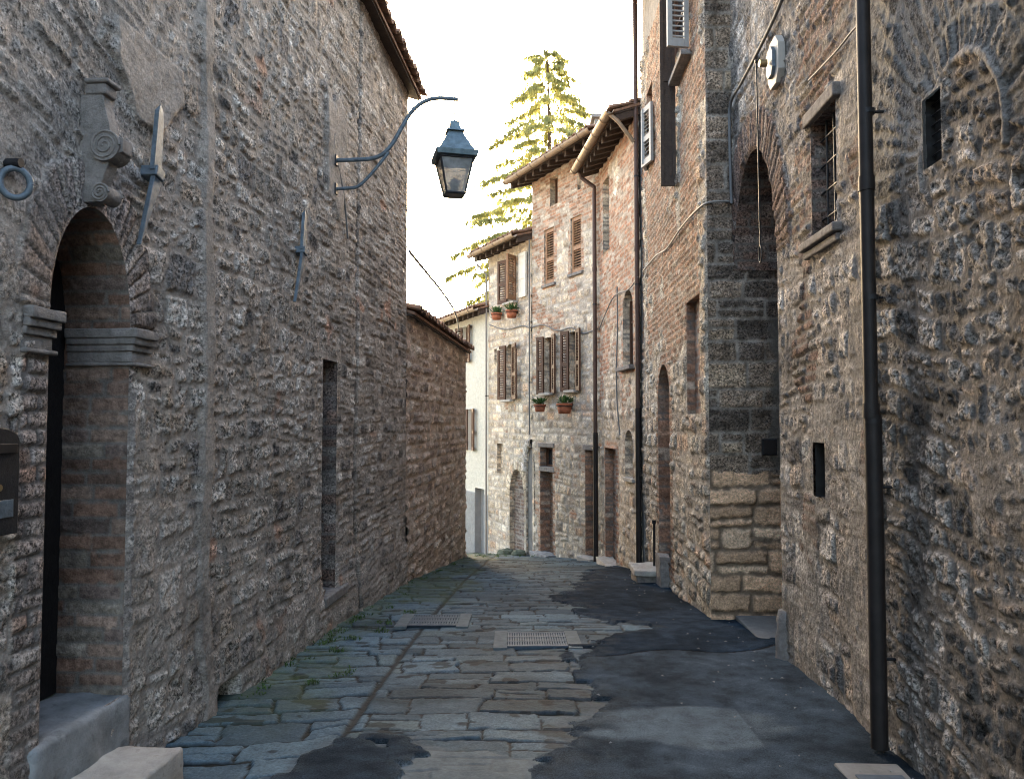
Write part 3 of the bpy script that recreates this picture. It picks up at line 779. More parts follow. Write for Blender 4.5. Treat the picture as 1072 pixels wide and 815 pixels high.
arch_h = thing('stone_house', W1.pt(W1.L / 2, float(gz(5)), 0), 'stone and brick house on the right with a tall recessed arch and barred window', 'house')
zs_ap = W1.Z(795, 151)
arch_op = Op(W1.U(818), W1.L + .004, -.4, zs_ap, rise=.93)
win_op = opx(W1, 856, 883, 112, 236)
sq_op = opx(W1, 852.5, 865, 463, 520)
def pat_arch(U, V):
    zr = (-1, 8); ur = (0, W1.L)
    m = Mason(91, zr, ur, (.07, .22), (.08, .26), .010, .016, (.004, .03), .09, .35, .03, .014)
    H, p, T = m(U, V); C = lerp(mc(.20, .18, .16), pal(T, *STONE), (.25 + .75 * p)[..., None])
    mb_ = Mason(92, zr, ur, (.055, .072), (.12, .26), .004, .012, (.0, .035), .03, 0, .02, .014)
    Hb, pb, Tb = mb_(U, V + .04 * U); Cb = lerp(mc(.2, .175, .15), pal(Tb, [(.24, .15, .11), (.2, .125, .095), (.27, .19, .15), (.26, .23, .2), (.15, .11, .09)], [3, 3, 2, 2, 1]), pb[..., None])
    k = fbm(U / .5, V / .5, 93, 3) + 1.0 * np.exp(-((U - win_op.u1 - .12) / .22) ** 2 - ((V - 2.5) / .8) ** 2) + .9 * np.exp(-((U - win_op.uc) / .5) ** 2 - ((V - 3.9) / .45) ** 2) - .1
    bk = k > .3
    H = np.where(bk, Hb, H); C = np.where(bk[..., None], Cb, C)
    pl = sstep(.1, .5, fbm(U / .5, V / .8, 94, 4) + .45 * (1 - sstep(.2, .5, U)) + .12 * (V < 1.1)) * .62
    H = lerp(H, .025 + .008 * fbm(U / .12, V / .12, 95, 3), pl * .8); C = lerp(C, mc(.215, .195, .17) * (1 + .2 * fbm(U / .2, V / .2, 96, 3))[..., None], (pl * .85)[..., None])
    H, C = ring_pattern(arch_op, U, V, H, C, .30, 97, BRICK_OLD, .05, raise_=.015)
    dk = sstep(.2, .7, fbm(U / .4, V / .4, 98, 4)); C = C * (1 - .4 * dk)[..., None]
    return H + .03 * fbm(U / 1.3, V / 1.3, 99, 2), shade(C, U, V, 100, .25, .05)
build_wall(arch_h, W1, np.linspace(0, W1.L, 240), np.arange(-.35, 5.75, .0125), pat_arch, [arch_op, win_op, sq_op], fade=(False, False))
reveal(arch_h, W1, arch_op, .55, 101, BRICK_OLD, res=.02, bottom=False, skip_far=True)
bk = Op(arch_op.u0 - .15, arch_op.u1 + .02, -.4, zs_ap + .1)
infill(arch_h, W1, bk, .72, 102, BRICK_OLD, name='recess_wall', mat='masonry', mort=(.15, .14, .12))
mb = MB(); wbox(mb, W1, W1.L - .62, W1.L - .10, -.35, 2.42, -.70, -.64); mb.build('door', MAT['wood_black'], arch_h)
mb = MB(); wbox(mb, W1, W1.L - .70, W1.L - .0, 2.43, 2.57, -.71, -.50); mb.build('lintel', MAT['stone'], arch_h, .01)
reveal(arch_h, W1, win_op, .20, 103, BRICK_OLD, res=.015); infill(arch_h, W1, win_op, .20, 104, ([(.13, .095, .075), (.10, .08, .07)], [1, 1]), name='window', mat='masonry', mort=(.1, .085, .07))
mb = MB()
for i in range(3):
    uu = win_op.u0 + (win_op.u1 - win_op.u0) * (i + .6) / 3.4; mb.tube([W1.pt(uu, win_op.v0, -.05), W1.pt(uu, win_op.v1, -.05)], .007, 6)
for i in range(4):
    zz = win_op.v0 + (win_op.v1 - win_op.v0) * (i + .6) / 4.2; mb.tube([W1.pt(win_op.u0, zz, -.05), W1.pt(win_op.u1, zz, -.05)], .007, 6)
mb.build('window_bars', MAT['iron_dark'], arch_h)
mb = MB(); wbox(mb, W1, win_op.u0 - .08, win_op.u1 + .1, win_op.v0 - .08, win_op.v0 - .03, -.1, .07); wbox(mb, W1, win_op.u0 - .06, win_op.u1 + .08, win_op.v0 - .13, win_op.v0 - .085, 0, .045)
mb.build('window_sill', MAT['stone'], arch_h, .01)
mb = MB(); wbox(mb, W1, win_op.u0 - .05, win_op.u1 + .06, win_op.v1 + .005, win_op.v1 + .085, -.1, .045); mb.build('window_lintel', MAT['stone'], arch_h, .01)
reveal(arch_h, W1, sq_op, .12, 105, STONE, res=.02, mat='dark', h0=-.004); mb = MB(); wbox(mb, W1, sq_op.u0 - .02, sq_op.u1 + .02, sq_op.v0 - .02, sq_op.v1 + .02, -.14, -.115); mb.build('window', MAT['dark'], arch_h)  # near-black jambs and backing put the shade of the hole into colour
mb = MB(); wbox(mb, W1, 0, .25, -.5, 5.75, -6, -.03); wbox(mb, W1, .26, W1.L, -.5, 5.75, -6, -5.8)
mb.build('side_wall', MAT['render_grey'], arch_h)
roof(arch_h, W1, 0, W1.L, 5.75, .25, .3, 6, rafters=False, gutter=False, seed=5, rows=1)

# ------------------------------------------------------------------ house with the big stone corner
XA, YA = 1.68, 6.60
W2 = Wall((XA, YA), (1.80, 10.55), 1)
WE = Wall((XA, YA), (4.2, YA), -1)
h2 = thing('stone_house', W2.pt(W2.L / 2, float(gz(8)), 0), 'tall stone and red brick house with big dark corner blocks beside the recessed arch', 'house')
Z2 = 7.6
d2 = opx(W2, 690, 702, 381, 582, rise=.38, v0=None); d2.v0 = float(gz(8.9)) + .32
b2 = opx(W2, 721, 735, 311, 433)
w2a = Op(W2.U(700), W2.U(724), W2.Z(712, 50), 6.5)
w2b = Op(W2.U(681), W2.U(686.5), W2.Z(683, 168), 5.9)
def pat_2(U, V):
    zr = (-1, 9); ur = (0, W2.L)
    m = Mason(111, zr, ur, (.10, .2), (.1, .28), .009, .03, (.0, .06), .06, .25, .035, .04)
    H, p, T = m(U, V); C = lerp(mc(.27, .245, .215), pal(T, *PALE), (.3 + .7 * p)[..., None])
    mb_ = Mason(112, zr, ur, (.058, .072), (.14, .27), .004, .012, (.005, .03), .02, 0, .015, .014)
    Hb, pb, Tb = mb_(U, V); Cb = lerp(mc(.3, .25, .2), pal(Tb, *BRICK), pb[..., None])
    k = fbm(U / .8, V / .8, 113, 3) + 1.1 * sstep(1.9, 3.0, V) - .45 - .9 * np.exp(-(U / .35) ** 2) - .8 * np.exp(-((U - 1.25) / .14) ** 2) * (V > 3) - .9 * np.exp(-((U - 3.7) / .25) ** 2)
    k = np.maximum(k, .8 * (d2.sd(U, V) < .16))
    bk = k > .1
    H = np.where(bk, Hb, H); C = np.where(bk[..., None], Cb, C)
    return H + .03 * fbm(U / 1.3, V / 1.3, 114, 2), shade(C, U, V, 115, .3, .06)
build_wall(h2, W2, np.arange(0, W2.L + .01, .018), np.arange(-.75, 6.6, .016), pat_2, [d2, b2, w2a, w2b], fade=(True, False))
mb = MB(); wbox(mb, W2, 0.02, W2.L, 6.59, Z2, -.3, -.02); mb.build('upper_wall', MAT['render_grey'], h2)
def pat_e(U, V):
    m = Mason(121, (-1, 9), (0, 3), (.14, .24), (.2, .6), .006, .016, (.0, .035), .028, .2, .03, .02)
    H, p, T = m(U, V); lo = V < WE.Z(780, 492) + .05 * fbm(U / .2, V / .2, 126, 2)
    m2 = Mason(122, (-1, 9), (0, 3), (.14, .24), (.25, .62), .007, .022, (.01, .06), .04, .25, .02, .03)
    H2, p2, T2 = m2(U, V)
    C = lerp(mc(.26, .225, .19), pal(T, [(.19, .145, .11), (.14, .11, .088), (.28, .21, .155), (.40, .30, .21)], [3, 3, 2, 1]), (.05 + .95 * p)[..., None])
    C = C * (1 + .7 * fbm(U / .05, V / .05, 125, 4))[..., None]
    C2 = lerp(mc(.15, .115, .085), pal(T2, [(.72, .47, .295), (.64, .42, .265), (.78, .55, .37)], [2, 2, 1]), (.1 + .9 * p2)[..., None]); C2[..., 3] *= .3
    # old render behind the door side
    pl = sstep(.12, .2, U - .38 + .15 * fbm(U / .3, V / .3, 123, 3)) * (V > WE.Z(780, 492)) * (V < 2.5)
    H = np.where(lo, H2, H); C = np.where(lo[..., None], C2, C)
    H = lerp(H, .012, pl); C = lerp(C, mc(.12, .108, .092), (pl * .9)[..., None])
    return H, shade(C, U, V, 124, .25, .15)
build_wall(h2, WE, np.concatenate([np.arange(0, .9, .012), np.arange(.9, 2.5, .06)]), np.arange(-.4, 6.6, .0125), pat_e, name='corner_blocks', fade=(True, False), endfade=.025)
mb = MB(); wbox(mb, WE, .03, 2.5, 6.59, Z2, -.2, -.02); mb.build('gable_wall', MAT['render_grey'], h2)
mb = MB(); wbox(mb, W2, W2.L - .25, W2.L, -1, Z2, -6, -.03); wbox(mb, W2, .1, W2.L - .26, -1, Z2, -6, -5.8); mb.build('side_wall', MAT['render_grey'], h2)
roof(h2, W2, -.1, W2.L + .1, Z2, .45, .3, 6, rafters=False, seed=6, rows=1)
reveal(h2, W2, d2, .28, 131, BRICK, res=.025, mat='masonry_far', bottom=False); plank_door(h2, W2, d2, .28, 'wood_brown')
reveal(h2, W2, b2, .10, 132, BRICK, res=.025, mat='masonry_far'); infill(h2, W2, b2, .07, 133, BRICK)
for o_ in (w2a, w2b):
    reveal(h2, W2, o_, .18, 134, BRICK, res=.04, mat='masonry_far'); window(h2, W2, o_, .15)
# shutters of the upper windows, standing open
shutter(h2, W2, W2.U(727), .21, W2.Z(718, 62), 6.3, 100, .02, 'paint_grey')
mb = MB(); wbox(mb, W2, W2.U(728), W2.U(713), W2.Z(720, 66), W2.Z(720, 60), -.1, .10); mb.build('window_sill', MAT['stone'], h2, .008)
shutter(h2, W2, W2.U(712), .155, W2.Z(704, 204), 6.58, 88, .02, 'wood_dark', slats=False)
shutter(h2, W2, W2.U(687.5), -.3, W2.Z(686, 166), 5.6, 165, .03, 'paint_grey')
shutter(h2, W2, W2.U(681), .3, W2.Z(682, 172), 5.6, 165, .03, 'paint_grey')

# ------------------------------------------------------------------ house with low eave (between the two brown pipes)
WD = Wall((1.75, 10.50), (1.48, 13.0), 1)
hd = thing('stone_house', WD.pt(WD.L / 2, float(gz(11.8)), 0), 'narrow brick and stone house with a low dark eave between two brown drainpipes', 'house')
ZD = 5.90
dd_ = opx(WD, 634, 645, 469, 584); dd_.v0 = float(gz(12.3)) - .1
dn = opx(WD, 655, 663, 450, 500, rise=.2)
dw = opx(WD, 653.5, 664, 303, 383, rise=.25)
du1 = opx(WD, 633, 639.5, 186, 262)
du2 = opx(WD, 652, 658, 318, 380)
dl = opx(WD, 664.5, 671, 448, 588, rise=.15)
opsD = [dd_, dn, dw, du1]
def pat_d(U, V):
    zr = (-2, 7); ur = (0, WD.L)
    m = Mason(141, zr, ur, (.09, .18), (.1, .3), .009, .03, (.0, .05), .05, .2, .03, .035)
    H, p, T = m(U, V); C = lerp(mc(.33, .29, .25), pal(T, *PALE), (.35 + .65 * p)[..., None])
    mb_ = Mason(142, zr, ur, (.06, .075), (.14, .27), .004, .012, (.0, .025), .02, 0, .012, .014)
    Hb, pb, Tb = mb_(U, V); Cb = lerp(mc(.36, .3, .24), pal(Tb, [(.36, .19, .12), (.32, .17, .11), (.40, .26, .18), (.42, .34, .27)], [3, 2, 2, 2]), pb[..., None])
    k = fbm(U / .7, V / .6, 143, 3) + .8 * sstep(1.5, 3.5, V) - .25
    k = np.maximum(k, np.max([.9 * (o.sd(U, V) < .12) for o in (dd_, dw)], 0))
    bk = k > .1
    H = np.where(bk, Hb, H); C = np.where(bk[..., None], Cb, C)
    return H + .02 * fbm(U / 1.3, V / 1.3, 144, 2), shade(C, U, V, 145, .25, .1)
build_wall(hd, WD, np.arange(0, WD.L + .01, .02), np.arange(-1.1, ZD + .02, .02), pat_d, opsD, mat='masonry_far', fade=(False, True))
for i, (o_, kind) in enumerate(((dd_, 'b'), (dn, 'p'), (dw, 'w'), (du1, 'w'))):
    reveal(hd, WD, o_, .16, 150 + i, BRICK if kind == 'b' else PALE, res=.03, mat='masonry_far')
    if kind == 'b': infill(hd, WD, o_, .12, 155 + i, BRICK)
    elif kind == 'p':
        mb = MB(); wbox(mb, WD, o_.u0 - .01, o_.u1 + .01, o_.v0 - .01, o_.v1 + .01, -.16, -.13); mb.build('niche_back', MAT['plaster'], hd)
    else: window(hd, WD, o_, .13)
mb = MB(); wbox(mb, WD, dw.u0 - .1, dw.u1 + .1, dw.v0 - .06, dw.v0, -.1, .10); mb.build('window_sill', MAT['stone'], hd, .008)
mb = MB(); wbox(mb, WD, dn.u0 - .05, dn.u1 + .05, dn.v0 - .05, dn.v0, -.1, .04); mb.build('window_sill', MAT['slab'], hd, .006)
body(hd, WD, -1.5, ZD, 5)
roof(hd, WD, -.0, WD.L + .05, ZD - .03, .36, .32, 5, seed=7, rows=5, raf=.28)

# ------------------------------------------------------------------ far facade: tall house and lower house
def fx(y): return 7.98 - .5 * y
YB = 15.17
WB = Wall((fx(12.75), 12.75), (fx(YB), YB), 1)
WC = Wall((fx(YB), YB), (fx(17.0), 17.0), 1)
hb = thing('stone_house', WB.pt(WB.L / 2, float(gz(14)), 0), 'tall pale stone house with two shuttered upper windows and flowerpots below its lower windows', 'house')
ZB = 6.36
B = dict(sm1=opx(WB, 577, 585, 184, 214), sm2=opx(WB, 606, 613, 178, 197),
         m1=opx(WB, 570.5, 581, 239, 297), m2=opx(WB, 598.5, 610, 226, 285),
         l1=opx(WB, 570.5, 579.5, 353, 411), l2=opx(WB, 597, 605, 347, 408),
         d1=opx(WB, 566, 579, 468, 576), d2=opx(WB, 613, 624, 471, 582))
B['d1'].v0 = float(gz(14.2)) - .1; B['d2'].v0 = float(gz(13.2)) - .1
def far_pat(seed, Wd, brickf):
    def pat(U, V):
        zr = (-3, 7.5); ur = (-.5, Wd.L + .5)
        m = Mason(seed, zr, ur, (.09, .19), (.1, .32), .010, .03, (.0, .045), .05, .22, .03, .035)
        H, p, T = m(U, V); C = lerp(mc(.36, .32, .28), pal(T, *PALE, .7, 1.3), (.3 + .7 * p)[..., None])
        mb_ = Mason(seed + 1, zr, ur, (.06, .075), (.14, .27), .004, .012, (.0, .02), .02, 0, .012, .014)
        Hb, pb, Tb = mb_(U, V); Cb = lerp(mc(.36, .3, .24), pal(Tb, [(.36, .2, .13), (.3, .17, .11), (.42, .28, .2), (.44, .37, .3)], [3, 2, 2, 2]), pb[..., None])
        bk = brickf(U, V)
        H = np.where(bk, Hb, H); C = np.where(bk[..., None], Cb, C)
        return H + .02 * fbm(U / 1.3, V / 1.3, seed + 2, 2), shade(C, U, V, seed + 3, .25, .12)
    return pat
bB = lambda U, V: (fbm(U / .6, V / .5, 163, 3) + .9 * sstep(4.6, 5.4, V) - .35 + .7 * (1 - sstep(.2, .5, U)) * (V > 1.2) > .12) | (np.min([B[k].sd(U, V) for k in ('m1', 'm2', 'd1')], 0) < .09)
build_wall(hb, WB, np.arange(0, WB.L + .01, .02), np.arange(-1.5, ZB + .02, .02), far_pat(160, WB, bB), list(B.values()), mat='masonry_far', fade=(False, True))
for i, (kx, o_) in enumerate(B.items()):
    reveal(hb, WB, o_, .18 if kx[0] != 'd' else .25, 170 + i, PALE if kx[0] != 'd' else BRICK, res=.03, mat='masonry_far')
window(hb, WB, B['sm1'], .14, mull=False)
infill(hb, WB, B['sm2'], .06, 180, PALE, name='blocked_window', mat='masonry_far')
for kx in ('m1', 'm2'):
    o_ = B[kx]; shutter(hb, WB, o_.u0 + .01, o_.u1 - o_.u0 - .02, o_.v0, o_.v1, 0, -.03, 'wood_tan')
    mb = MB(); wbox(mb, WB, o_.u0 - .06, o_.u1 + .06, o_.v0 - .055, o_.v0 - .003, -.1, .06); mb.build('window_sill', MAT['stone'], hb, .006)
    mb = MB(); wbox(mb, WB, o_.u0, o_.u1, o_.v0, o_.v1, -.16, -.12); mb.build('pane', MAT['glass'], hb)
for kx, (xa, xb) in (('l1', (565.5, 585)), ('l2', (591, 611.5))):
    o_ = B[kx]; window(hb, WB, o_, .14)
    shutter(hb, WB, o_.u1, WB.U(xa) - o_.u1, o_.v0 - .02, o_.v1 + .03, 14, .03, 'wood_brown'); hbs = None
    shutter(hb, WB, o_.u0, WB.U(xb) - o_.u0, o_.v0 - .02, o_.v1 + .03, 14, .03, 'wood_brown')
    mb = MB(); wbox(mb, WB, o_.u0 - .05, o_.u1 + .05, o_.v0 - .05, o_.v0 - .003, -.1, .12); mb.build('window_sill', MAT['slab'], hb, .006)
o_ = B['d1']; zl = WB.Z(572, 490)
mb = MB(); wbox(mb, WB, o_.u0 - .05, o_.u1 + .05, zl - .06, zl + .03, -.22, .02); mb.build('transom', MAT['stone'], hb, .006)
mb = MB(); wbox(mb, WB, o_.u0 - .06, o_.u1 + .06, o_.v1, o_.v1 + .08, -.1, .03); mb.build('lintel', MAT['stone'], hb, .006)
infill(hb, WB, Op(o_.u0, o_.u1, o_.v0, zl - .05), .2, 181, BRICK); window(hb, WB, Op(o_.u0, o_.u1, zl + .03, o_.v1), .16, mull=False)
o_ = B['d2']; plank_door(hb, WB, o_, .25, 'wood_tan'); mb = MB(); wbox(mb, WB, o_.u0 - .06, o_.u1 + .06, o_.v1, o_.v1 + .09, -.2, .03); mb.build('lintel', MAT['stone'], hb, .006)
body(hb, WB, -2, ZB, 5)
roof(hb, WB, -.25, WB.L + .12, ZB - .04, .46, .32, 5, seed=8, rows=4, raf=.3)
mb = MB(); c = WB.pt(WB.L - .8, ZB + .55, -1.2)
mb.box(c + Vector((0, 0, .1)), (.22, 0, 0), (0, .22, 0), (0, 0, .5)); mb.box(c + Vector((0, 0, .64)), (.28, 0, 0), (0, .28, 0), (0, 0, .035)); mb.build('chimney', MAT['render_grey'], hb, .01)

hc = thing('stone_house', WC.pt(WC.L / 2, float(gz(16)), 0), 'lower pale stone house with arched dark shutters and blocked pointed doorways', 'house')
ZC = 5.30
Cc = dict(u=opx(WC, 532, 541, 270, 316), l=opx(WC, 530.5, 537.5, 360, 418, rise=.16), n=opx(WC, 521, 527, 464, 495), a=opx(WC, 534, 549, 491, 574, rise=.55), s=opx(WC, 518, 520.5, 365, 381),
          p=opx(WC, 551.5, 559.5, 468, 574, rise=.5))
for k in 'ap': Cc[k].v0 = float(gz(16)) - .15
bC = lambda U, V: (fbm(U / .6, V / .5, 193, 3) > .62) | ((Cc['a'].sd(U, V) < .14) & (V > Cc['a'].vs))
patC0 = far_pat(190, WC, bC)
def patC(U, V):
    H, C = patC0(U, V)
    H, C = ring_pattern(Cc['a'], U, V, H, C, .16, 196, PALE, .09)
    H, C = ring_pattern(Cc['p'], U, V, H, C, .14, 197, STONE, .08, raise_=.05)
    return H, C
build_wall(hc, WC, np.arange(0, WC.L + .01, .02), np.arange(-2, ZC + .02, .02), patC, list(Cc.values()), mat='masonry_far', fade=(False, True))
for i, (kx, o_) in enumerate(Cc.items()): reveal(hc, WC, o_, .16, 200 + i, PALE, res=.03, mat='masonry_far')
infill(hc, WC, Cc['a'], .1, 210, BRICK_OLD); infill(hc, WC, Cc['p'], .12, 211, STONE, name='stone_infill', rh=(.08, .14), rw=(.1, .25)); infill(hc, WC, Cc['n'], .08, 212, PALE, name='niche_back', rh=(.1, .2))
infill(hc, WC, Cc['s'], .1, 213, STONE, name='niche_back', rh=(.1, .2))
for kx in 'ul': window(hc, WC, Cc[kx], .14)
o_ = Cc['u']; shutter(hc, WC, o_.u1, WC.U(526) - o_.u1, o_.v0, o_.v1, 18, .03, 'wood_brown'); shutter(hc, WC, o_.u0, -.3, o_.v0, o_.v1, 62, .03, 'wood_tan')
shutter(hc, WC, WC.U(553), WC.U(546) - WC.U(553), o_.v0 + .02, o_.v1, 0, .05, 'paint_white', slats=False)
mb = MB(); wbox(mb, WC, o_.u0 - .06, o_.u1 + .06, o_.v0 - .05, o_.v0 - .003, -.1, .12); mb.build('window_sill', MAT['slab'], hc, .006)
o_ = Cc['l']; shutter(hc, WC, o_.u1, WC.U(525) - o_.u1, o_.v0, o_.v1 - .02, 14, .03, 'wood_brown', arch=True); shutter(hc, WC, o_.u0, WC.U(546) - o_.u0, o_.v0, o_.v1 - .02, 14, .03, 'wood_brown', arch=True)
mb = MB(); wbox(mb, WC, o_.u0 - .06, o_.u1 + .06, o_.v0 - .05, o_.v0 - .003, -.1, .12); mb.build('window_sill', MAT['slab'], hc, .006)
body(hc, WC, -2.5, ZC, 5)
roof(hc, WC, -.02, WC.L + .1, ZC - .04, .36, .30, 5, seed=10, rows=4, raf=.28)

# ------------------------------------------------------------------ white house
WW = Wall((-.5, 17.0), (-.5 - .45 * 2.55, 19.55), 1)
hw_ = thing('plastered_house', WW.pt(WW.L / 2, float(gz(18)), 0), 'narrow cream plastered house with brown shutters closing the lane on the left', 'house')
ZW = 4.12
Wn = dict(u=opx(WW, 484.5, 490.5, 342, 380), l=opx(WW, 490.5, 495, 428, 471), d=opx(WW, 498, 507.5, 511, 582))
Wn['d'].v0 = float(gz(18)) - .3
def patW(U, V):
    H = .006 * fbm(U / .4, V / .4, 220, 3)
    C = mc(.50, .475, .41) * (1 + .08 * fbm(U / .5, V / .8, 221, 3))[..., None]
    pl = V < WW.Z(497, 515); C = np.where(pl[..., None], mc(.24, .24, .235) * (1 + .15 * fbm(U / .3, V / .3, 222, 3))[..., None], C)
    return H + np.where(pl, .02, 0), C
build_wall(hw_, WW, np.arange(0, WW.L + .01, .03), np.arange(-2.2, ZW + .03, .03), patW, list(Wn.values()), mat='masonry_far', fade=(False, True))
for i, o_ in enumerate(Wn.values()): reveal(hw_, WW, o_, .14, 230 + i, ([(.5, .48, .43)], [1]), res=.04, mat='plaster' if i < 2 else 'plinth')
for kx, xs in (('u', (480, 495)), ('l', (487, 500))):
    o_ = Wn[kx]; window(hw_, WW, o_, .12)
    shutter(hw_, WW, o_.u1, WW.U(xs[0]) - o_.u1, o_.v0, o_.v1, 14, .02, 'wood_brown'); shutter(hw_, WW, o_.u0, WW.U(xs[1]) - o_.u0, o_.v0, o_.v1, 14, .02, 'wood_brown')
plank_door(hw_, WW, Wn['d'], .14, 'plinth')
body(hw_, WW, -3, ZW, 4, mat='plaster')
roof(hw_, WW, -.05, WW.L + .15, ZW - .03, .30, .3, 4, seed=12, rows=4, raf=.3)

# ================================================================== SMALL THINGS
def P_at(x, y, Y):   # photo ray at distance Y (measuring tape)
    u = (x - CX) / F_PX; v = (CY - y) / F_PX
    k = Y / (math.cos(PITCH) - v * math.sin(PITCH))
    return Vector((u * k, Y, EYE + k * (math.sin(PITCH) + v * math.cos(PITCH))))

# ------------------------------------------------------------------ street lantern
uL = WL.U(344); yL = WL.yof(uL)
lp = thing('street_lamp', WL.pt(uL, WL.Z(344, 183), 0), 'blue grey metal lantern hanging from a curved iron arm on the left house', 'street lamp')
s0 = P_at(344, 183, yL).x
def arm_pts(L):
    return [WL.pt(uL, P_at(x, y, yL).z, max(-.02, P_at(x, y, yL).x - s0)) for x, y in L]
def smooth_path(P, n=5):
    out = []
    for i in range(len(P) - 1):
        p0, p1, p2, p3 = P[max(i - 1, 0)], P[i], P[i + 1], P[min(i + 2, len(P) - 1)]
        for k in range(n):
            t = k / n
            out.append(.5 * ((2 * p1) + (p2 - p0) * t + (2 * p0 - 5 * p1 + 4 * p2 - p3) * t * t + (-p0 + 3 * p1 - 3 * p2 + p3) * t ** 3))
    return out + [P[-1]]
mb = MB(); mb.tube(smooth_path(arm_pts([(344, 168), (368, 168), (388, 167), (400, 162), (410, 151), (420, 134), (431, 118), (444, 109), (458, 106.5), (478, 108.5)])), .018, 8)
mb.build('arm', MAT['iron'], lp)
mb = MB(); mb.tube(smooth_path(arm_pts([(342, 198), (360, 197.5), (371, 196.5), (380, 190), (393, 176), (405, 161)])), .014, 8); mb.build('brace', MAT['iron'], lp)
for yy in (168, 198):
    mb = MB(); c = WL.pt(uL, P_at(344, yy, yL).z, .03); d, n, k = WL.ax(); mb.box(c, d * .03, n * .02, k * .045); mb.build('wall_plate', MAT['iron_dark'], lp, .004)
hl = arm_pts([(474.5, 110)])[0]
def lz(y): return P_at(474, y, yL).z
mb = MB()
zc = hl.z
nlk = 7
for i in range(nlk):
    za = hl.z - (hl.z - lz(133)) * i / nlk; zb_ = hl.z - (hl.z - lz(133)) * (i + 1) / nlk
    c = Vector((hl.x, hl.y, (za + zb_) / 2)); r_ = (za - zb_) * .62
    ring = [c + Vector(((math.cos(q) * .009) if i % 2 else 0, 0 if i % 2 else math.cos(q) * .009, math.sin(q) * r_)) for q in np.linspace(0, 2 * math.pi, 11)]
    mb.tube(ring, .0035, 5)
mb.build('chain', MAT['iron_dark'], lp)
base = Vector((hl.x, hl.y, 0)); rot = R(45 + 13.6); q2 = math.sqrt(.5)
def fr(z0, z1, a, b, mb_): mb_.frustum((base.x, base.y, z0), a * q2, b * q2, z1 - z0, 4, rot)
mb = MB(); fr(lz(166), lz(143), .30, .105, mb); fr(lz(171.5), lz(166), .325, .345, mb); lant = mb.build('lantern_roof', MAT['patina'], lp, .003)
mb = MB(); fr(lz(143), lz(140.5), .15, .13, mb); fr(lz(140.5), lz(132), .085, .07, mb); mb.build('vent_cap', MAT['patina'], lant, .002)
zt_, zb_ = lz(171.5), lz(207)
mb = MB()
for k in range(4):
    a0, a1 = rot + k * math.pi / 2, rot + (k + 1) * math.pi / 2
    def cr(a, s_, z): return Vector((base.x + math.cos(a) * s_ * q2, base.y + math.sin(a) * s_ * q2, z))
    mb.tube([cr(a0, .27, zt_), cr(a0, .15, zb_)], .009, 6)
    mb.tube([cr(a0, .27, zt_ - .01), cr(a1, .27, zt_ - .01)], .008, 6); mb.tube([cr(a0, .15, zb_), cr(a1, .15, zb_)], .010, 6)
cage = mb.build('lantern_cage', MAT['iron_dark'], lp)
for k in range(4):
    a0, a1 = rot + k * math.pi / 2, rot + (k + 1) * math.pi / 2
    p = MB(); i_ = .006
    o4 = [cr(a0, .264, zt_), cr(a1, .264, zt_), cr(a1, .146, zb_), cr(a0, .146, zb_)]
    nn = Vector((math.cos((a0 + a1) / 2), math.sin((a0 + a1) / 2), 0)) * .003
    p.hexa([o4[3] - nn, o4[2] - nn, o4[2] + nn, o4[3] + nn, o4[0] - nn, o4[1] - nn, o4[1] + nn, o4[0] + nn]); p.build('pane', MAT['pane'], cage)
mb = MB(); mb.frustum((base.x, base.y, zb_ - .012), .146 * q2, .146 * q2, .012, 4, rot); mb.build('lantern_floor', MAT['iron_dark'], cage)
mb = MB(); mb.frustum((base.x, base.y, zb_), .02, .03, .05, 10); mb.frustum((base.x, base.y, zb_ + .05), .03, .045, .05, 10); mb.frustum((base.x, base.y, zb_ + .10), .045, .02, .03, 10); mb.build('bulb', MAT['plaque'], cage)

# ------------------------------------------------------------------ iron wall anchors
def anchor(pa, pb, pm, label):
    ua, za = WL.px(*pa); ub, zb = WL.px(*pb); um, zm = WL.px(*pm)
    a = thing('wall_anchor', WL.pt(um, zm, 0), label, 'wall anchor', 'iron tie anchors on the left wall')
    d, n, k = WL.ax()
    A, B_, C_ = WL.pt(ua, za, .05), WL.pt(ub, zb, .05), WL.pt(um, zm, .06)
    ax = (A - B_).normalized(); sd_ = n.cross(ax).normalized(); w_ = .034
    def blade(p0, p1, w0, w1):
        mb = MB(); t_ = n * .011
        mb.hexa([p0 - sd_ * w0 - t_, p0 + sd_ * w0 - t_, p0 + sd_ * w0 + t_, p0 - sd_ * w0 + t_, p1 - sd_ * w1 - t_, p1 + sd_ * w1 - t_, p1 + sd_ * w1 + t_, p1 - sd_ * w1 + t_]); return mb
    m1 = blade(B_, C_ - sd_ * .008, .003, w_)
    m1.build('lower_blade', MAT['iron'], a, .003)
    blade(C_ + sd_ * .008, A - ax * .05, w_, .022).add([A - ax * .05 - sd_ * .022 - n * .011, A - ax * .05 + sd_ * .022 - n * .011, A - ax * .05 + sd_ * .022 + n * .011, A - ax * .05 - sd_ * .022 + n * .011, A],
        [(0, 1, 4), (1, 2, 4), (2, 3, 4), (3, 0, 4)]).build('upper_blade', MAT['iron'], a)
    mb = MB(); mb.box(C_ - n * .02, sd_ * .036, n * .042, ax * .026); mb.build('eye_block', MAT['iron'], a, .006)
anchor((158, 109), (134, 256), (151, 182), 'larger blue grey iron wall anchor beside the scroll keystone')
anchor((312.5, 219), (301, 316), (309, 263), 'smaller blue grey iron wall anchor below the street lamp arm')

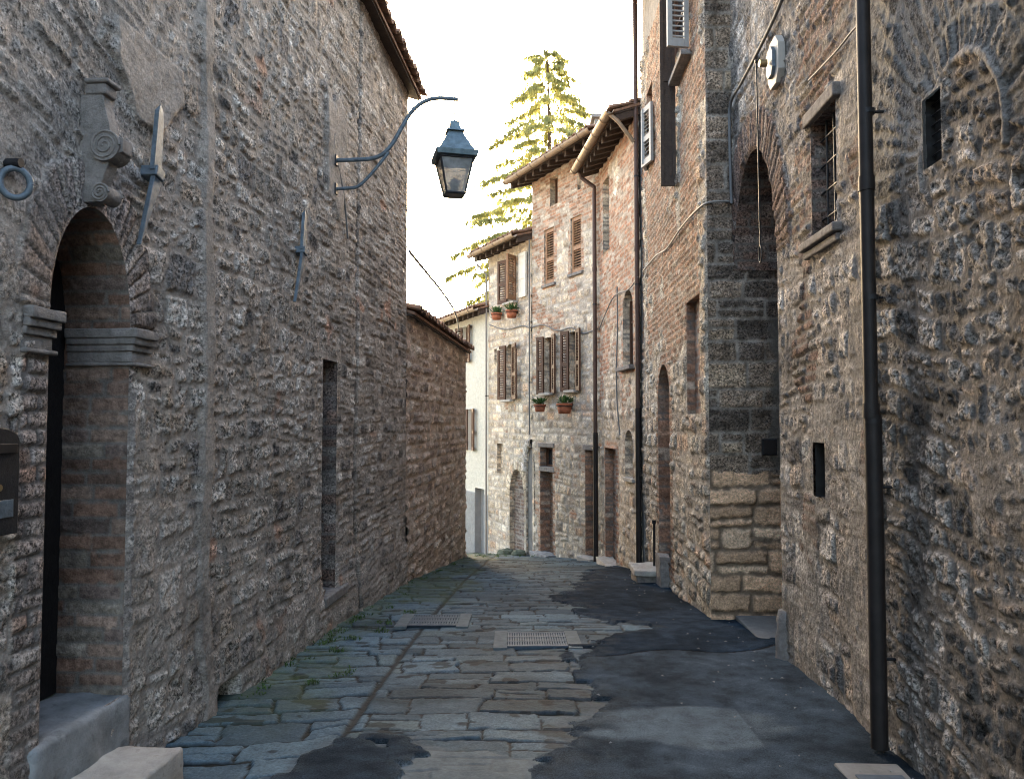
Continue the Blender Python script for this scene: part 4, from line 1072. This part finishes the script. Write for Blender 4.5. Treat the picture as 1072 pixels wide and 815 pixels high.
# ring hook and letterbox at the left edge
ur_, zr_ = WL.px(2, 186)
rg = thing('iron_ring', WL.pt(ur_, zr_ + .06, 0), 'heavy iron hitching ring fixed to the left house left of the doorway', 'ring')
d, n, k = WL.ax()
mb = MB(); mb.tube([WL.pt(ur_, zr_ - .02, .05) + (d * .6 + n * .8) * math.cos(q) * .045 + k * math.sin(q) * .052 for q in np.linspace(0, 2 * math.pi, 25)], .012, 8); mb.build('ring', MAT['iron'], rg)
mb = MB(); mb.tube([WL.pt(ur_, zr_ + .05, -.02), WL.pt(ur_, zr_ + .05, .07)], .018, 8); mb.build('staple', MAT['iron_dark'], rg)
ub0, ub1 = WL.U(-42), WL.U(5); zb0, zb1 = WL.Z(8, 556), WL.Z(8, 447)
lb = thing('letterbox', WL.pt((ub0 + ub1) / 2, zb0, 0), 'black round topped letterbox on the wall left of the doorway', 'letterbox')
v = []; N_ = 12; uc_ = (ub0 + ub1) / 2; hw2 = (ub1 - ub0) / 2
prof = [(ub0, zb0), (ub1, zb0)] + [(uc_ + hw2 * math.cos(math.pi * q / N_), zb1 - .05 + .05 * math.sin(math.pi * q / N_)) for q in range(N_ + 1)]
for h_ in (.03, .06): v += [WL.pt(a_, b_, h_) for a_, b_ in prof]
nn = len(prof); mb = MB(); mb.add(v, [tuple(range(nn))[::-1], tuple(range(nn, 2 * nn))] + [(i, (i + 1) % nn, nn + (i + 1) % nn, nn + i) for i in range(nn)])
mb.build('box', MAT['iron_dark'], lb, .004)
mb = MB(); wbox(mb, WL, ub0 + .02, ub1 - .02, zb1 - .09, zb1 - .055, .06, .068); mb.build('flap', MAT['pipe_black'], lb, .003)
mb = MB(); wbox(mb, WL, ub0 + .03, ub1 - .03, zb0 + .06, zb0 + .12, .06, .064); mb.build('name_plate', MAT['iron'], lb, .001)
mb = MB(); mb.tube([WL.pt(uc_, (zb0 + zb1) / 2 - .02, .058), WL.pt(uc_, (zb0 + zb1) / 2 - .02, .068)], .012, 10); mb.build('lock', MAT['brass'], lb)

# ------------------------------------------------------------------ stone steps
def blockmesh(name, mat, parent, W, u0, u1, z0, z1, h0, h1, seed=1, bev=.015, jag=.012):
    mb = MB(); wbox(mb, W, u0, u1, z0, z1, h0, h1); rs = random.Random(seed)
    mb.v = [tuple(Vector(p) + Vector((rs.uniform(-jag, jag), rs.uniform(-jag, jag), rs.uniform(-jag, jag) * .3))) for p in mb.v]
    return worn(mb.build(name, MAT[mat], parent), .018, 7, bev)
u_a, u_b = WL.U(40) - .75, (3.43 - Y0L) / WL.d[1]
st = blockmesh('stone_step', 'slab', None, WL, u_a, u_b, -.05, .205, -.02, .31, 3)
tag(st, 'pale limestone step block in front of the left arched doorway', 'step')
def step(W, u0, u1, z0, z1, h0, h1, label, mat='oldstone', seed=1):
    o = blockmesh('stone_step', mat, None, W, u0, u1, z0, z1, h0, h1, seed, .012); return tag(o, label, 'step')
u9 = W2.U(690)
ds = thing('door_steps', W2.pt(u9, float(gz(9)), .15), 'two step stone stair at the arched door left of the corner blocks', 'steps')
blockmesh('tread', 'slab', ds, W2, u9 - .28, u9 + .32, P_at(680, 596, 9.1).z - .06, P_at(680, 596, 9.1).z, -.02, .34, 4, .01)
blockmesh('riser', 'stone', ds, W2, u9 - .24, u9 + .30, -.5, P_at(680, 596, 9.1).z - .061, -.02, .30, 5, .012)
blockmesh('upper_tread', 'stone', ds, W2, u9 - .60, u9 - .285, -.4, P_at(698, 584, 8.6).z, -.02, .10, 6, .01)
step(WD, dd_.u0 - .05, dd_.u1 + .05, float(gz(12.3)) - .15, float(gz(12.2)) + .06, -.1, .16, 'pale stone doorstep under the bricked doorway right of the far drainpipe', 'slab', 7)
step(WB, B['d2'].u0 - .05, B['d2'].u1 + .05, float(gz(13.2)) - .2, float(gz(13.2)) + .06, -.1, .16, 'pale stone doorstep under the tan doorway left of the far drainpipe', 'slab', 8)
step(WB, B['d1'].u0 - .1, B['d1'].u1 + .05, float(gz(14.4)) - .2, float(gz(14.4)) + .05, -.1, .22, 'grey stone doorstep under the narrow brick doorway with a transom', 'oldstone', 9)
for i, (x, h_, sz, lb_) in enumerate(((552, .2, .17, 'mossy rough stone lying at the foot of the pointed niche'), (541, .25, .2, 'flat mossy stone lying before the blocked arched doorway'))):
    u_ = WC.U(x); mb = MB(); c = WC.pt(u_, float(gz(WC.yof(u_))) + .04, h_)
    rs = random.Random(i); pts = []
    for a_ in range(6):
        for b_ in range(10):
            t1, t2 = math.pi * (a_ + .5) / 6, 2 * math.pi * b_ / 10; r_ = sz * rs.uniform(.8, 1.1)
            pts.append(c + Vector((r_ * math.sin(t1) * math.cos(t2), r_ * math.sin(t1) * math.sin(t2), .6 * r_ * math.cos(t1))))
    mb.add(pts, [(a_ * 10 + b_, a_ * 10 + (b_ + 1) % 10, (a_ + 1) * 10 + (b_ + 1) % 10, (a_ + 1) * 10 + b_) for a_ in range(5) for b_ in range(10)] + [tuple(range(10)), tuple(range(50, 60))[::-1]])
    o = mb.build('loose_stone', MAT['mossy']); tag(o, lb_, 'stone')
# guard stone at the corner of the arch house
mb = MB(); cpos = W1.pt(arch_op.u0 - .06, float(gz(5.3)), .0); rs = random.Random(4); pts = []
for a_ in range(8):
    for b_ in range(12):
        t2 = 2 * math.pi * b_ / 12; hgt = -.08 + .42 * a_ / 7; r_ = .085 * (1 - .3 * (a_ / 7) ** 2) * rs.uniform(.88, 1.08)
        pts.append(cpos + Vector((r_ * math.cos(t2), r_ * math.sin(t2), hgt)))
mb.add(pts, [(a_ * 12 + b_, a_ * 12 + (b_ + 1) % 12, (a_ + 1) * 12 + (b_ + 1) % 12, (a_ + 1) * 12 + b_) for a_ in range(7) for b_ in range(12)] + [tuple(range(84, 96))], True)
tag(mb.build('guard_stone', MAT['stone']), 'rounded dark guard stone at the foot of the wall beside the tall recess', 'stone')
mb = MB(); wbox(mb, W1, W1.L - 1.0, W1.L - .02, -.3, float(gz(6)) + .03, -.7, .04); o = mb.build('concrete_pad', MAT['concrete'], None, .008); o['kind'] = 'structure'

# ------------------------------------------------------------------ drainpipes
def drainpipe(pts, r, mat, label, collars=(), sleeve=None, brk=()):
    P = [Vector(p) for p in pts]
    t = thing('drainpipe', P[-1], label, 'drainpipe')
    mb = MB(); mb.tube(P, r, 14); mb.build('pipe', MAT[mat], t)
    for z in collars:
        q = min(P, key=lambda p: abs(p.z - z)); mb = MB(); mb.tube([(q.x, q.y, z - .035), (q.x, q.y, z + .035)], r * 1.16, 14); mb.build('collar', MAT[mat], t)
    if sleeve:
        q = P[-1]; mb = MB(); mb.tube([(q.x, q.y, q.z - .03), (q.x, q.y, sleeve)], r * 1.18, 14); mb.tube([(q.x, q.y, sleeve), (q.x, q.y, sleeve + .04)], [r * 1.28, r * 1.12], 14); mb.build('iron_sleeve', MAT['pipe_black'], t)
    for (z, W, u) in brk:
        mb = MB(); q = Vector((P[-1].x, P[-1].y, z)); mb.tube([W.pt(u, z, -.03), q], .008, 6); mb.tube([(q.x, q.y, z - .012), (q.x, q.y, z + .012)], r * 1.12, 14); mb.build('bracket', MAT['iron_dark'], t)
    return t
yP = 3.83
pb = W0.pt(W0.L - .16, 0, .085)
zg = float(gz(yP)) + .02
drainpipe([(pb.x, pb.y, 5.6), (pb.x, pb.y, 5), (pb.x, pb.y, 3), (pb.x, pb.y, 1.65), (pb.x + .008, pb.y, zg + .05)], .033, 'pipe_black', 'thick black drainpipe at the near right running down to the asphalt', [2.75, 1.66, 4.2], sleeve=1.60, brk=[(2.2, W0, W0.L - .16), (1.3, W0, W0.L - .16), (.5, W0, W0.L - .16), (3.1, W0, W0.L - .16), (3.9, W0, W0.L - .16)])
q = W2.pt(W2.L - .02, 0, .085); zq = float(gz(10.5)) + .01
drainpipe([(q.x, q.y, 7.5), (q.x, q.y, 5), (q.x, q.y, 2), (q.x, q.y, zq)], .034, 'pipe_brown', 'long brown drainpipe up the corner of the tall brick house past its roof', [4.0, 2.4, 3.2], sleeve=P_at(672, 430, 10.5).z, brk=[(1.0, W2, W2.L - .03), (3.5, W2, W2.L - .03), (5.0, W2, W2.L - .03)])
qd = WD.pt(WD.L - .03, 0, .09); zq2 = float(gz(13)) + .01
drainpipe([(qd.x - .25, qd.y + .0, ZD - .03), (qd.x - .22, qd.y, ZD - .14), (qd.x, qd.y, ZD - .30), (qd.x, qd.y, ZD - .42), (qd.x, qd.y, 3), (qd.x, qd.y, zq2)], .036, 'pipe_brown', 'brown drainpipe below the dark low eave between the two far doorways', [4.2, 2.6], sleeve=P_at(627, 455, 13).z, brk=[(1.2, WD, WD.L - .04), (3.6, WD, WD.L - .04)])
qc = WC.pt(WC.L - .02, 0, .06)
drainpipe([(qc.x - .22, qc.y - .12, ZC - .05), (qc.x - .2, qc.y - .1, ZC - .22), (qc.x, qc.y, ZC - .42), (qc.x, qc.y, 2), (qc.x, qc.y, float(gz(17)))], .022, 'cable_pale', 'thin pale drainpipe between the white house and the stone facade', [3.0], brk=[(2.2, WC, WC.L - .03)])
qb = WC.pt(.0, 0, .06)
drainpipe([(qb.x, qb.y, P_at(553, 250, 15.1).z), (qb.x, qb.y, 1.5), (qb.x, qb.y, P_at(553, 455, 15.1).z)], .014, 'cable', 'thin grey pipe on the far facade between the arched and the paired shutters', [3.0], brk=[(2.4, WC, .0)])
g0 = WD.pt(.05, ZD - .02, .42)
drainpipe([g0, WD.pt(-.02, ZD - .16, .3), W2.pt(W2.L - .03, ZD - .42, .12)], .028, 'gutter', 'short slanting outlet pipe from the low eave gutter to the long drainpipe')

# ------------------------------------------------------------------ flower pots
def pot(W, x, ytop, ybot, wpx, label, seed):
    u, zb = W.px(x, ybot); _, zt = W.px(x, ytop); yy = W.yof(u); w_ = wpx / F_PX * yy / 2
    t = thing('flowerpot', W.pt(u, zb, .16), label, 'flowerpot', 'terracotta flowerpots on the far facade')
    c = W.pt(u, zb, .16); mb = MB(); h_ = zt - zb
    mb.frustum(c, w_ * .72, w_ * .92, h_ * .75, 14); mb.frustum(c + Vector((0, 0, h_ * .75)), w_ * 1.0, w_ * 1.02, h_ * .25, 14); mb.build('pot', MAT['terracotta'], t)
    mb = MB(); rs = random.Random(seed)
    for i in range(70):
        a_ = rs.uniform(0, 6.28); r_ = rs.uniform(0, w_ * 1.1); b = c + Vector((math.cos(a_) * r_ * .6, math.sin(a_) * r_ * .6, h_))
        tip = b + Vector((math.cos(a_) * rs.uniform(.0, .16), math.sin(a_) * rs.uniform(0, .16), rs.uniform(-.04, .16)))
        s_ = Vector((-math.sin(a_), math.cos(a_), rs.uniform(-.5, .5))) * .018; m_ = (b + tip) / 2 + Vector((0, 0, .02))
        mb.add([b, m_ - s_, tip, m_ + s_], [(0, 1, 2, 3)])
    mb.build('plant', MAT['leaf'], t)
    mb = MB(); mb.tube([W.pt(u, zb + h_ * .7, -.02), W.pt(u, zb + h_ * .7, .16 - w_ * .9)], .008, 5); mb.tube([c + Vector((math.cos(q_) * w_ * .98, math.sin(q_) * w_ * .98, h_ * .72)) for q_ in np.linspace(0, 6.283, 17)], .006, 5); mb.build('bracket', MAT['iron_dark'], t)
pot(WC, 527, 328, 335, 12, 'small flowerpot under the left half of the upper window above the arched shutters', 1)
pot(WC, 543, 325, 333, 13, 'flowerpot under the pale shutter of the upper window of the lower house', 2)
pot(WB, 573, 423, 431, 13, 'smaller flowerpot under the left of the paired lower windows', 3)
pot(WB, 599, 422, 433, 17, 'wider flowerpot under the right of the paired lower windows', 4)

# ------------------------------------------------------------------ cables and wall fittings on the right
def on(W, L, h=.03): return [W.pt(*W.px(x, y), h) for x, y in L]
def cable(name, pts, r, mat, label, cat='cable', sm=True):
    P = [Vector(p) for p in pts]
    mb = MB(); mb.tube(smooth_path(P) if sm else P, r, 7); return tag(mb.build(name, MAT[mat]), label, cat)
cable('cable', on(W1, [(772, 213), (771, 180), (770, 140), (771, 108), (782, 88), (800, 55), (820, 15), (834, -20)], .05), .013, 'cable', 'thick grey cable climbing beside the tall recessed arch towards the octagonal plaque')
cable('cable', [W2.pt(*W2.px(677, 284), .05)] + on(W2, [(690, 268), (702, 260), (716, 240), (734, 220)], .04) + [WE.pt(.02, WE.Z(745, 213), .04), WE.pt(.2, WE.Z(764, 212), .03)], .010, 'cable_pale', 'pale cable sagging across the brick wall from the long drainpipe to the corner blocks')
cable('cable', on(WB, [(627, 344), (612, 349), (600, 343), (585, 346), (570, 340), (556, 343)], .03) + on(WC, [(548, 341), (530, 345), (514, 340)], .03), .011, 'cable', 'thin wavy cable strung across the far stone facade above the paired shutters')
cable('cable', on(WD, [(648, 300), (648.5, 340), (647.5, 380), (648, 420), (651, 455)], .03), .012, 'cable', 'grey cable running down the wall between the two brown drainpipes')
cable('cable', on(WD, [(670, 290), (660, 303), (645, 310), (635, 330), (629, 345)], .03), .010, 'cable', 'dark slack cable looping from the long drainpipe over the arched window')
cable('cable', on(W1, [(851, 84), (862, 73), (880, 54), (897, 33), (908, 22)], .025), .006, 'cable_pale', 'thin white wire slanting above the barred window')
cable('cable', [WL.pt(WL.L - .02, WL.Z(421, 258), .03), Vector((-1.0, 13, 3.55)), WW.pt(1.9, ZW - .3, .02)], .017, 'cable', 'thin cable across the open sky from the tall left house to the white house')
cable('cable', on(WL, [(346, 140), (345, 158), (349, 172), (353, 190), (357, 215), (360, 250)], .035), .008, 'cable', 'thin black cable hanging down the wall behind the street lamp arm')
up_, zp_ = W1.px(818, 66)
pq = thing('wall_plaque', W1.pt(up_, zp_, 0), 'pale octagonal plaque with a brass knob high on the wall above the arch', 'plaque')
def octo(h0, h1, su, sz, mat, nm, bev=.004):
    v = []; o8 = [(-1, -.55), (-.5, -1), (.5, -1), (1, -.55), (1, .55), (.5, 1), (-.5, 1), (-1, .55)]
    for h_ in (h0, h1): v += [W1.pt(up_ + a_ * su, zp_ + b_ * sz, h_) for a_, b_ in o8]
    mb = MB(); mb.add(v, [tuple(range(8)), tuple(range(8, 16))[::-1]] + [(i, i + 8, (i + 1) % 8 + 8, (i + 1) % 8) for i in range(8)]); return mb.build(nm, MAT[mat], pq, bev)
octo(0.01, .06, .125, .165, 'plaque', 'plate'); octo(.06, .085, .075, .10, 'iron', 'inner_plate')
mb = MB(); mb.tube([W1.pt(up_, zp_, .10), W1.pt(up_, zp_, .15)], .025, 12); mb.build('knob', MAT['brass'], pq)
hw_u, _ = W1.px(806, 150)
def wz(y): return W1.Z(806, y)
hk = thing('bell_pull', W1.pt(hw_u, wz(70), 0), 'long iron bell pull rod hanging in front of the tall recessed arch', 'bell pull')
mb = MB(); mb.tube([W1.pt(hw_u, wz(62), .09), W1.pt(hw_u, wz(150), .085), W1.pt(hw_u, wz(258), .08)], .0055, 6); mb.build('rod', MAT['iron_dark'], hk)
mb = MB(); mb.tube([W1.pt(hw_u + .035 * math.sin(q_), (wz(258) + wz(276)) / 2 + (wz(258) - wz(276)) / 2 * math.cos(q_), .08) for q_ in np.linspace(0, 6.283, 17)], .005, 6); mb.build('handle_loop', MAT['iron_dark'], hk)
mb = MB(); mb.tube([W1.pt(hw_u, wz(62), -.02), W1.pt(hw_u, wz(62), .10)], .012, 6); mb.build('hook', MAT['iron_dark'], hk)
mx0, mz0 = WE.px(797, 476); mx1, mz1 = WE.px(812, 459)
mt = thing('meter_box', WE.pt((mx0 + mx1) / 2, mz0, 0), 'small dark meter box on the corner blocks inside the recess', 'meter box')
mb = MB(); wbox(mb, WE, mx0, mx1, mz0, mz1, 0, .035); mb.build('frame', MAT['iron_dark'], mt, .004)
mb = MB(); wbox(mb, WE, mx0 + .012, mx1 - .012, mz0 + .012, mz1 - .012, .035, .04); mb.build('cover', MAT['pipe_black'], mt, .002)
pp = P_at(685, 590, 9.35)
ph = thing('iron_post', (pp.x, pp.y, pp.z), 'thin dark iron post beside the stone steps at the arched door', 'post')
mb = MB(); mb.tube([(pp.x, pp.y, float(gz(9.35))), (pp.x, pp.y, P_at(685, 548, 9.35).z)], .015, 8); mb.build('rod', MAT['iron_dark'], ph)
mb = MB(); mb.tube([(pp.x, pp.y, P_at(685, 548, 9.35).z), (pp.x, pp.y, P_at(685, 544, 9.35).z)], .024, 8); mb.build('knob', MAT['iron_dark'], ph)

# ------------------------------------------------------------------ grates in the street
def grate(x, y0, y1, w_, label, nb=14):
    zc = float(gz((y0 + y1) / 2)) + .010; sl_ = (float(gz(y1)) - float(gz(y0))) / (y1 - y0)
    t = thing('drain_grate', (x, (y0 + y1) / 2, zc), label, 'drain grate')
    X_, Y_, Z_ = Vector((1, 0, 0)), Vector((0, 1, sl_)).normalized(), Vector((0, 0, 1)); yc = (y0 + y1) / 2; hy = (y1 - y0) / 2
    c = Vector((x, yc, zc))
    for nm, cc, a_, b_ in (('frame_stone', X_ * (w_ + .05), .05, hy + .05), ('frame_stone', -X_ * (w_ + .05), .05, hy + .05)):
        mb = MB(); mb.box(c + cc, X_ * a_, Y_ * b_, Z_ * .014); mb.build(nm, MAT['frame'], t, .004)
    mb = MB()
    for i in range(nb):
        mb.box(c + X_ * (-w_ + 2 * w_ * (i + .5) / nb), X_ * (w_ / nb * .58), Y_ * hy, Z_ * .012)
    for q_ in (-1, -.33, .33, 1): mb.box(c + Y_ * (hy - .012) * q_, X_ * w_, Y_ * .012, Z_ * .0135)
    mb.build('bars', MAT['grate'], t)
    mb = MB(); mb.box(c - Z_ * .03, X_ * w_, Y_ * hy, Z_ * .008); mb.build('gutter_floor', MAT['dark'], t)
gp = P_at(562, 664, 5.85); grate(gp.x, 5.62, 6.08, .22, 'blue grey iron drain grate in the middle of the street near the asphalt edge', 24)
gp = P_at(455, 641, 6.6); grate(gp.x, 6.35, 6.85, .20, 'pale worn drain cover further left among the paving slabs', 18)
ub = W0.U(925, 800)
dcv = thing('drain_inlet', W0.pt(W0.L - .42, float(gz(3.45)), .25), 'concrete drain inlet with a metal edge at the foot of the black drainpipe', 'drain')
mb = MB(); wbox(mb, W0, W0.L - .62, W0.L - .30, zg - .2, zg + .012, .06, .34); mb.build('concrete_frame', MAT['concrete'], dcv, .01)
mb = MB(); wbox(mb, W0, W0.L - .60, W0.L - .44, zg + .013, zg + .022, .10, .30); mb.build('metal_cover', MAT['grate'], dcv, .003)

# ------------------------------------------------------------------ weeds along the left wall, litter on the road
rs = random.Random(21); mb = MB()
def tuft(x, y, s_, nbl):
    z = gnd(x, y) - .01
    for i in range(nbl):
        a_ = rs.uniform(0, 6.28); L_ = s_ * rs.uniform(.5, 1.1); b = Vector((x + rs.uniform(-.03, .03), y + rs.uniform(-.03, .03), z))
        dr = Vector((math.cos(a_), math.sin(a_), 0)); w_ = dr.cross(Vector((0, 0, 1))) * s_ * .10
        m_ = b + dr * L_ * .35 + Vector((0, 0, L_ * .55)); t_ = b + dr * L_ * .8 + Vector((0, 0, L_ * rs.uniform(.3, .7)))
        mb.add([b - w_ * .4, b + w_ * .4, m_ + w_, m_ - w_, t_], [(0, 1, 2, 3), (3, 2, 4)])
for i in range(90):
    y = rs.uniform(4.3, 14.2) if i % 3 else rs.uniform(4.6, 9); off = abs(rs.gauss(.03, .10)); x = -2 + .079 * y + .05 + off
    tuft(x, y, rs.uniform(.02, .055), rs.randint(6, 14))
for px_, py_ in ((352, 679), (357, 704), (322, 715), (402, 641), (398, 652), (430, 627), (335, 668), (368, 662)):
    for q_ in range(3):
        y = 1.6 * 810 / (py_ - 443); p = P_at(px_, py_, y); tuft(p.x + rs.uniform(-.05, .05), y + rs.uniform(-.08, .08), .045, 12)
for i in range(30):
    x = rs.uniform(-.8, .5); y = 15 + rs.uniform(-.6, 1.2) * 1; 
    if x + .5 * y < 7.8: tuft(x, y, .07, 8)
o = mb.build('weeds', MAT['weed']); o['kind'] = 'stuff'
mb = MB()
for i in range(85):
    y = rs.uniform(3.3, 10); x = rx(y) - abs(rs.gauss(.1, .55)) - .05; z = gnd(x, y) + .018
    a_ = rs.uniform(0, 6.28); r_ = rs.uniform(.005, .014)
    mb.add([(x + r_ * math.cos(a_), y + r_ * math.sin(a_), z), (x - r_ * math.sin(a_), y + r_ * math.cos(a_), z + .006), (x - r_ * math.cos(a_), y - r_ * math.sin(a_), z + .002), (x + .6 * r_ * math.sin(a_), y - .6 * r_ * math.cos(a_), z + .007)], [(0, 1, 2, 3)])
o = mb.build('litter', MAT['oldstone']); o['kind'] = 'stuff'

# ------------------------------------------------------------------ the conifer behind the houses
YT = 27.0
tb = P_at(573, 560, YT); zbase = float(gz(YT)) - .1; ztop = P_at(573, 42, YT).z
tr = thing('conifer_tree', (tb.x, YT, zbase), 'tall sunlit yellow green conifer standing behind the stone facades', 'tree')
rs = random.Random(5)
mb = MB(); Ht = ztop - zbase
lean = lambda t: Vector((tb.x + .15 * math.sin(t * 3), YT, zbase + Ht * t))
mb.tube([lean(t / 20) for t in range(21)], [.24 * (1 - t / 20.4) + .008 for t in range(21)], 8)
cr_ = MB()
t = .10
while t < .985:
    nb = rs.randint(4, 7); a0 = rs.uniform(0, 6.28)
    for b in range(nb):
        az = a0 + 6.283 * b / nb + rs.uniform(-.35, .35); L_ = (6.9 * (1 - t) ** .85 + .25) * rs.uniform(.6, 1.12)
        dr = Vector((math.cos(az), math.sin(az), 0)); base_ = lean(t); pts = []
        up0 = rs.uniform(.05, .30); dp = rs.uniform(.35, .6)
        for q_ in range(9):
            s_ = q_ / 8; pts.append(base_ + dr * L_ * s_ + Vector((0, 0, L_ * (up0 * s_ - dp * s_ * s_ + .12 * max(0, s_ - .75)))))
        mb.tube(pts, [.035 * (1 - t) * (1 - q_ / 8.5) + .006 for q_ in range(9)], 5, caps=False)
        ncl = int(12 + L_ * 23); sidev = dr.cross(Vector((0, 0, 1)))
        for c_ in range(ncl):
            s_ = rs.uniform(.22, 1.0) ** .8; i_ = min(7, int(s_ * 8)); p = pts[i_].lerp(pts[i_ + 1], s_ * 8 - i_)
            tw = sidev * rs.uniform(-1, 1) * .75 * (1.2 - s_) * min(1, L_ / 1.6) + dr * rs.uniform(0, .35) + Vector((0, 0, rs.uniform(-.25, .05)))
            tip = p + tw; mid_ = (p + tip) / 2 + Vector((0, 0, .03))
            for k_ in range(7):
                f_ = rs.random(); o_ = p.lerp(tip, f_) + Vector((rs.uniform(-.05, .05), rs.uniform(-.05, .05), 0))
                ln_ = rs.uniform(.06, .30) * (.6 + .4 * (1 - t)); e_ = o_ + dr * rs.uniform(-.03, .09) + sidev * rs.uniform(-.05, .05) + Vector((0, 0, -ln_))
                a_ = rs.uniform(0, 6.28); w_ = Vector((math.cos(a_), math.sin(a_), .15)) * rs.uniform(.016, .036)
                cr_.add([o_ - w_ * .5, o_ + w_ * .5, o_.lerp(e_, .5) + w_, e_, o_.lerp(e_, .5) - w_], [(0, 1, 2, 3, 4)])
    t += rs.uniform(.016, .028)
mb.build('trunk', MAT['bark'], tr)
cr_.build('crown', MAT['needle'], tr)
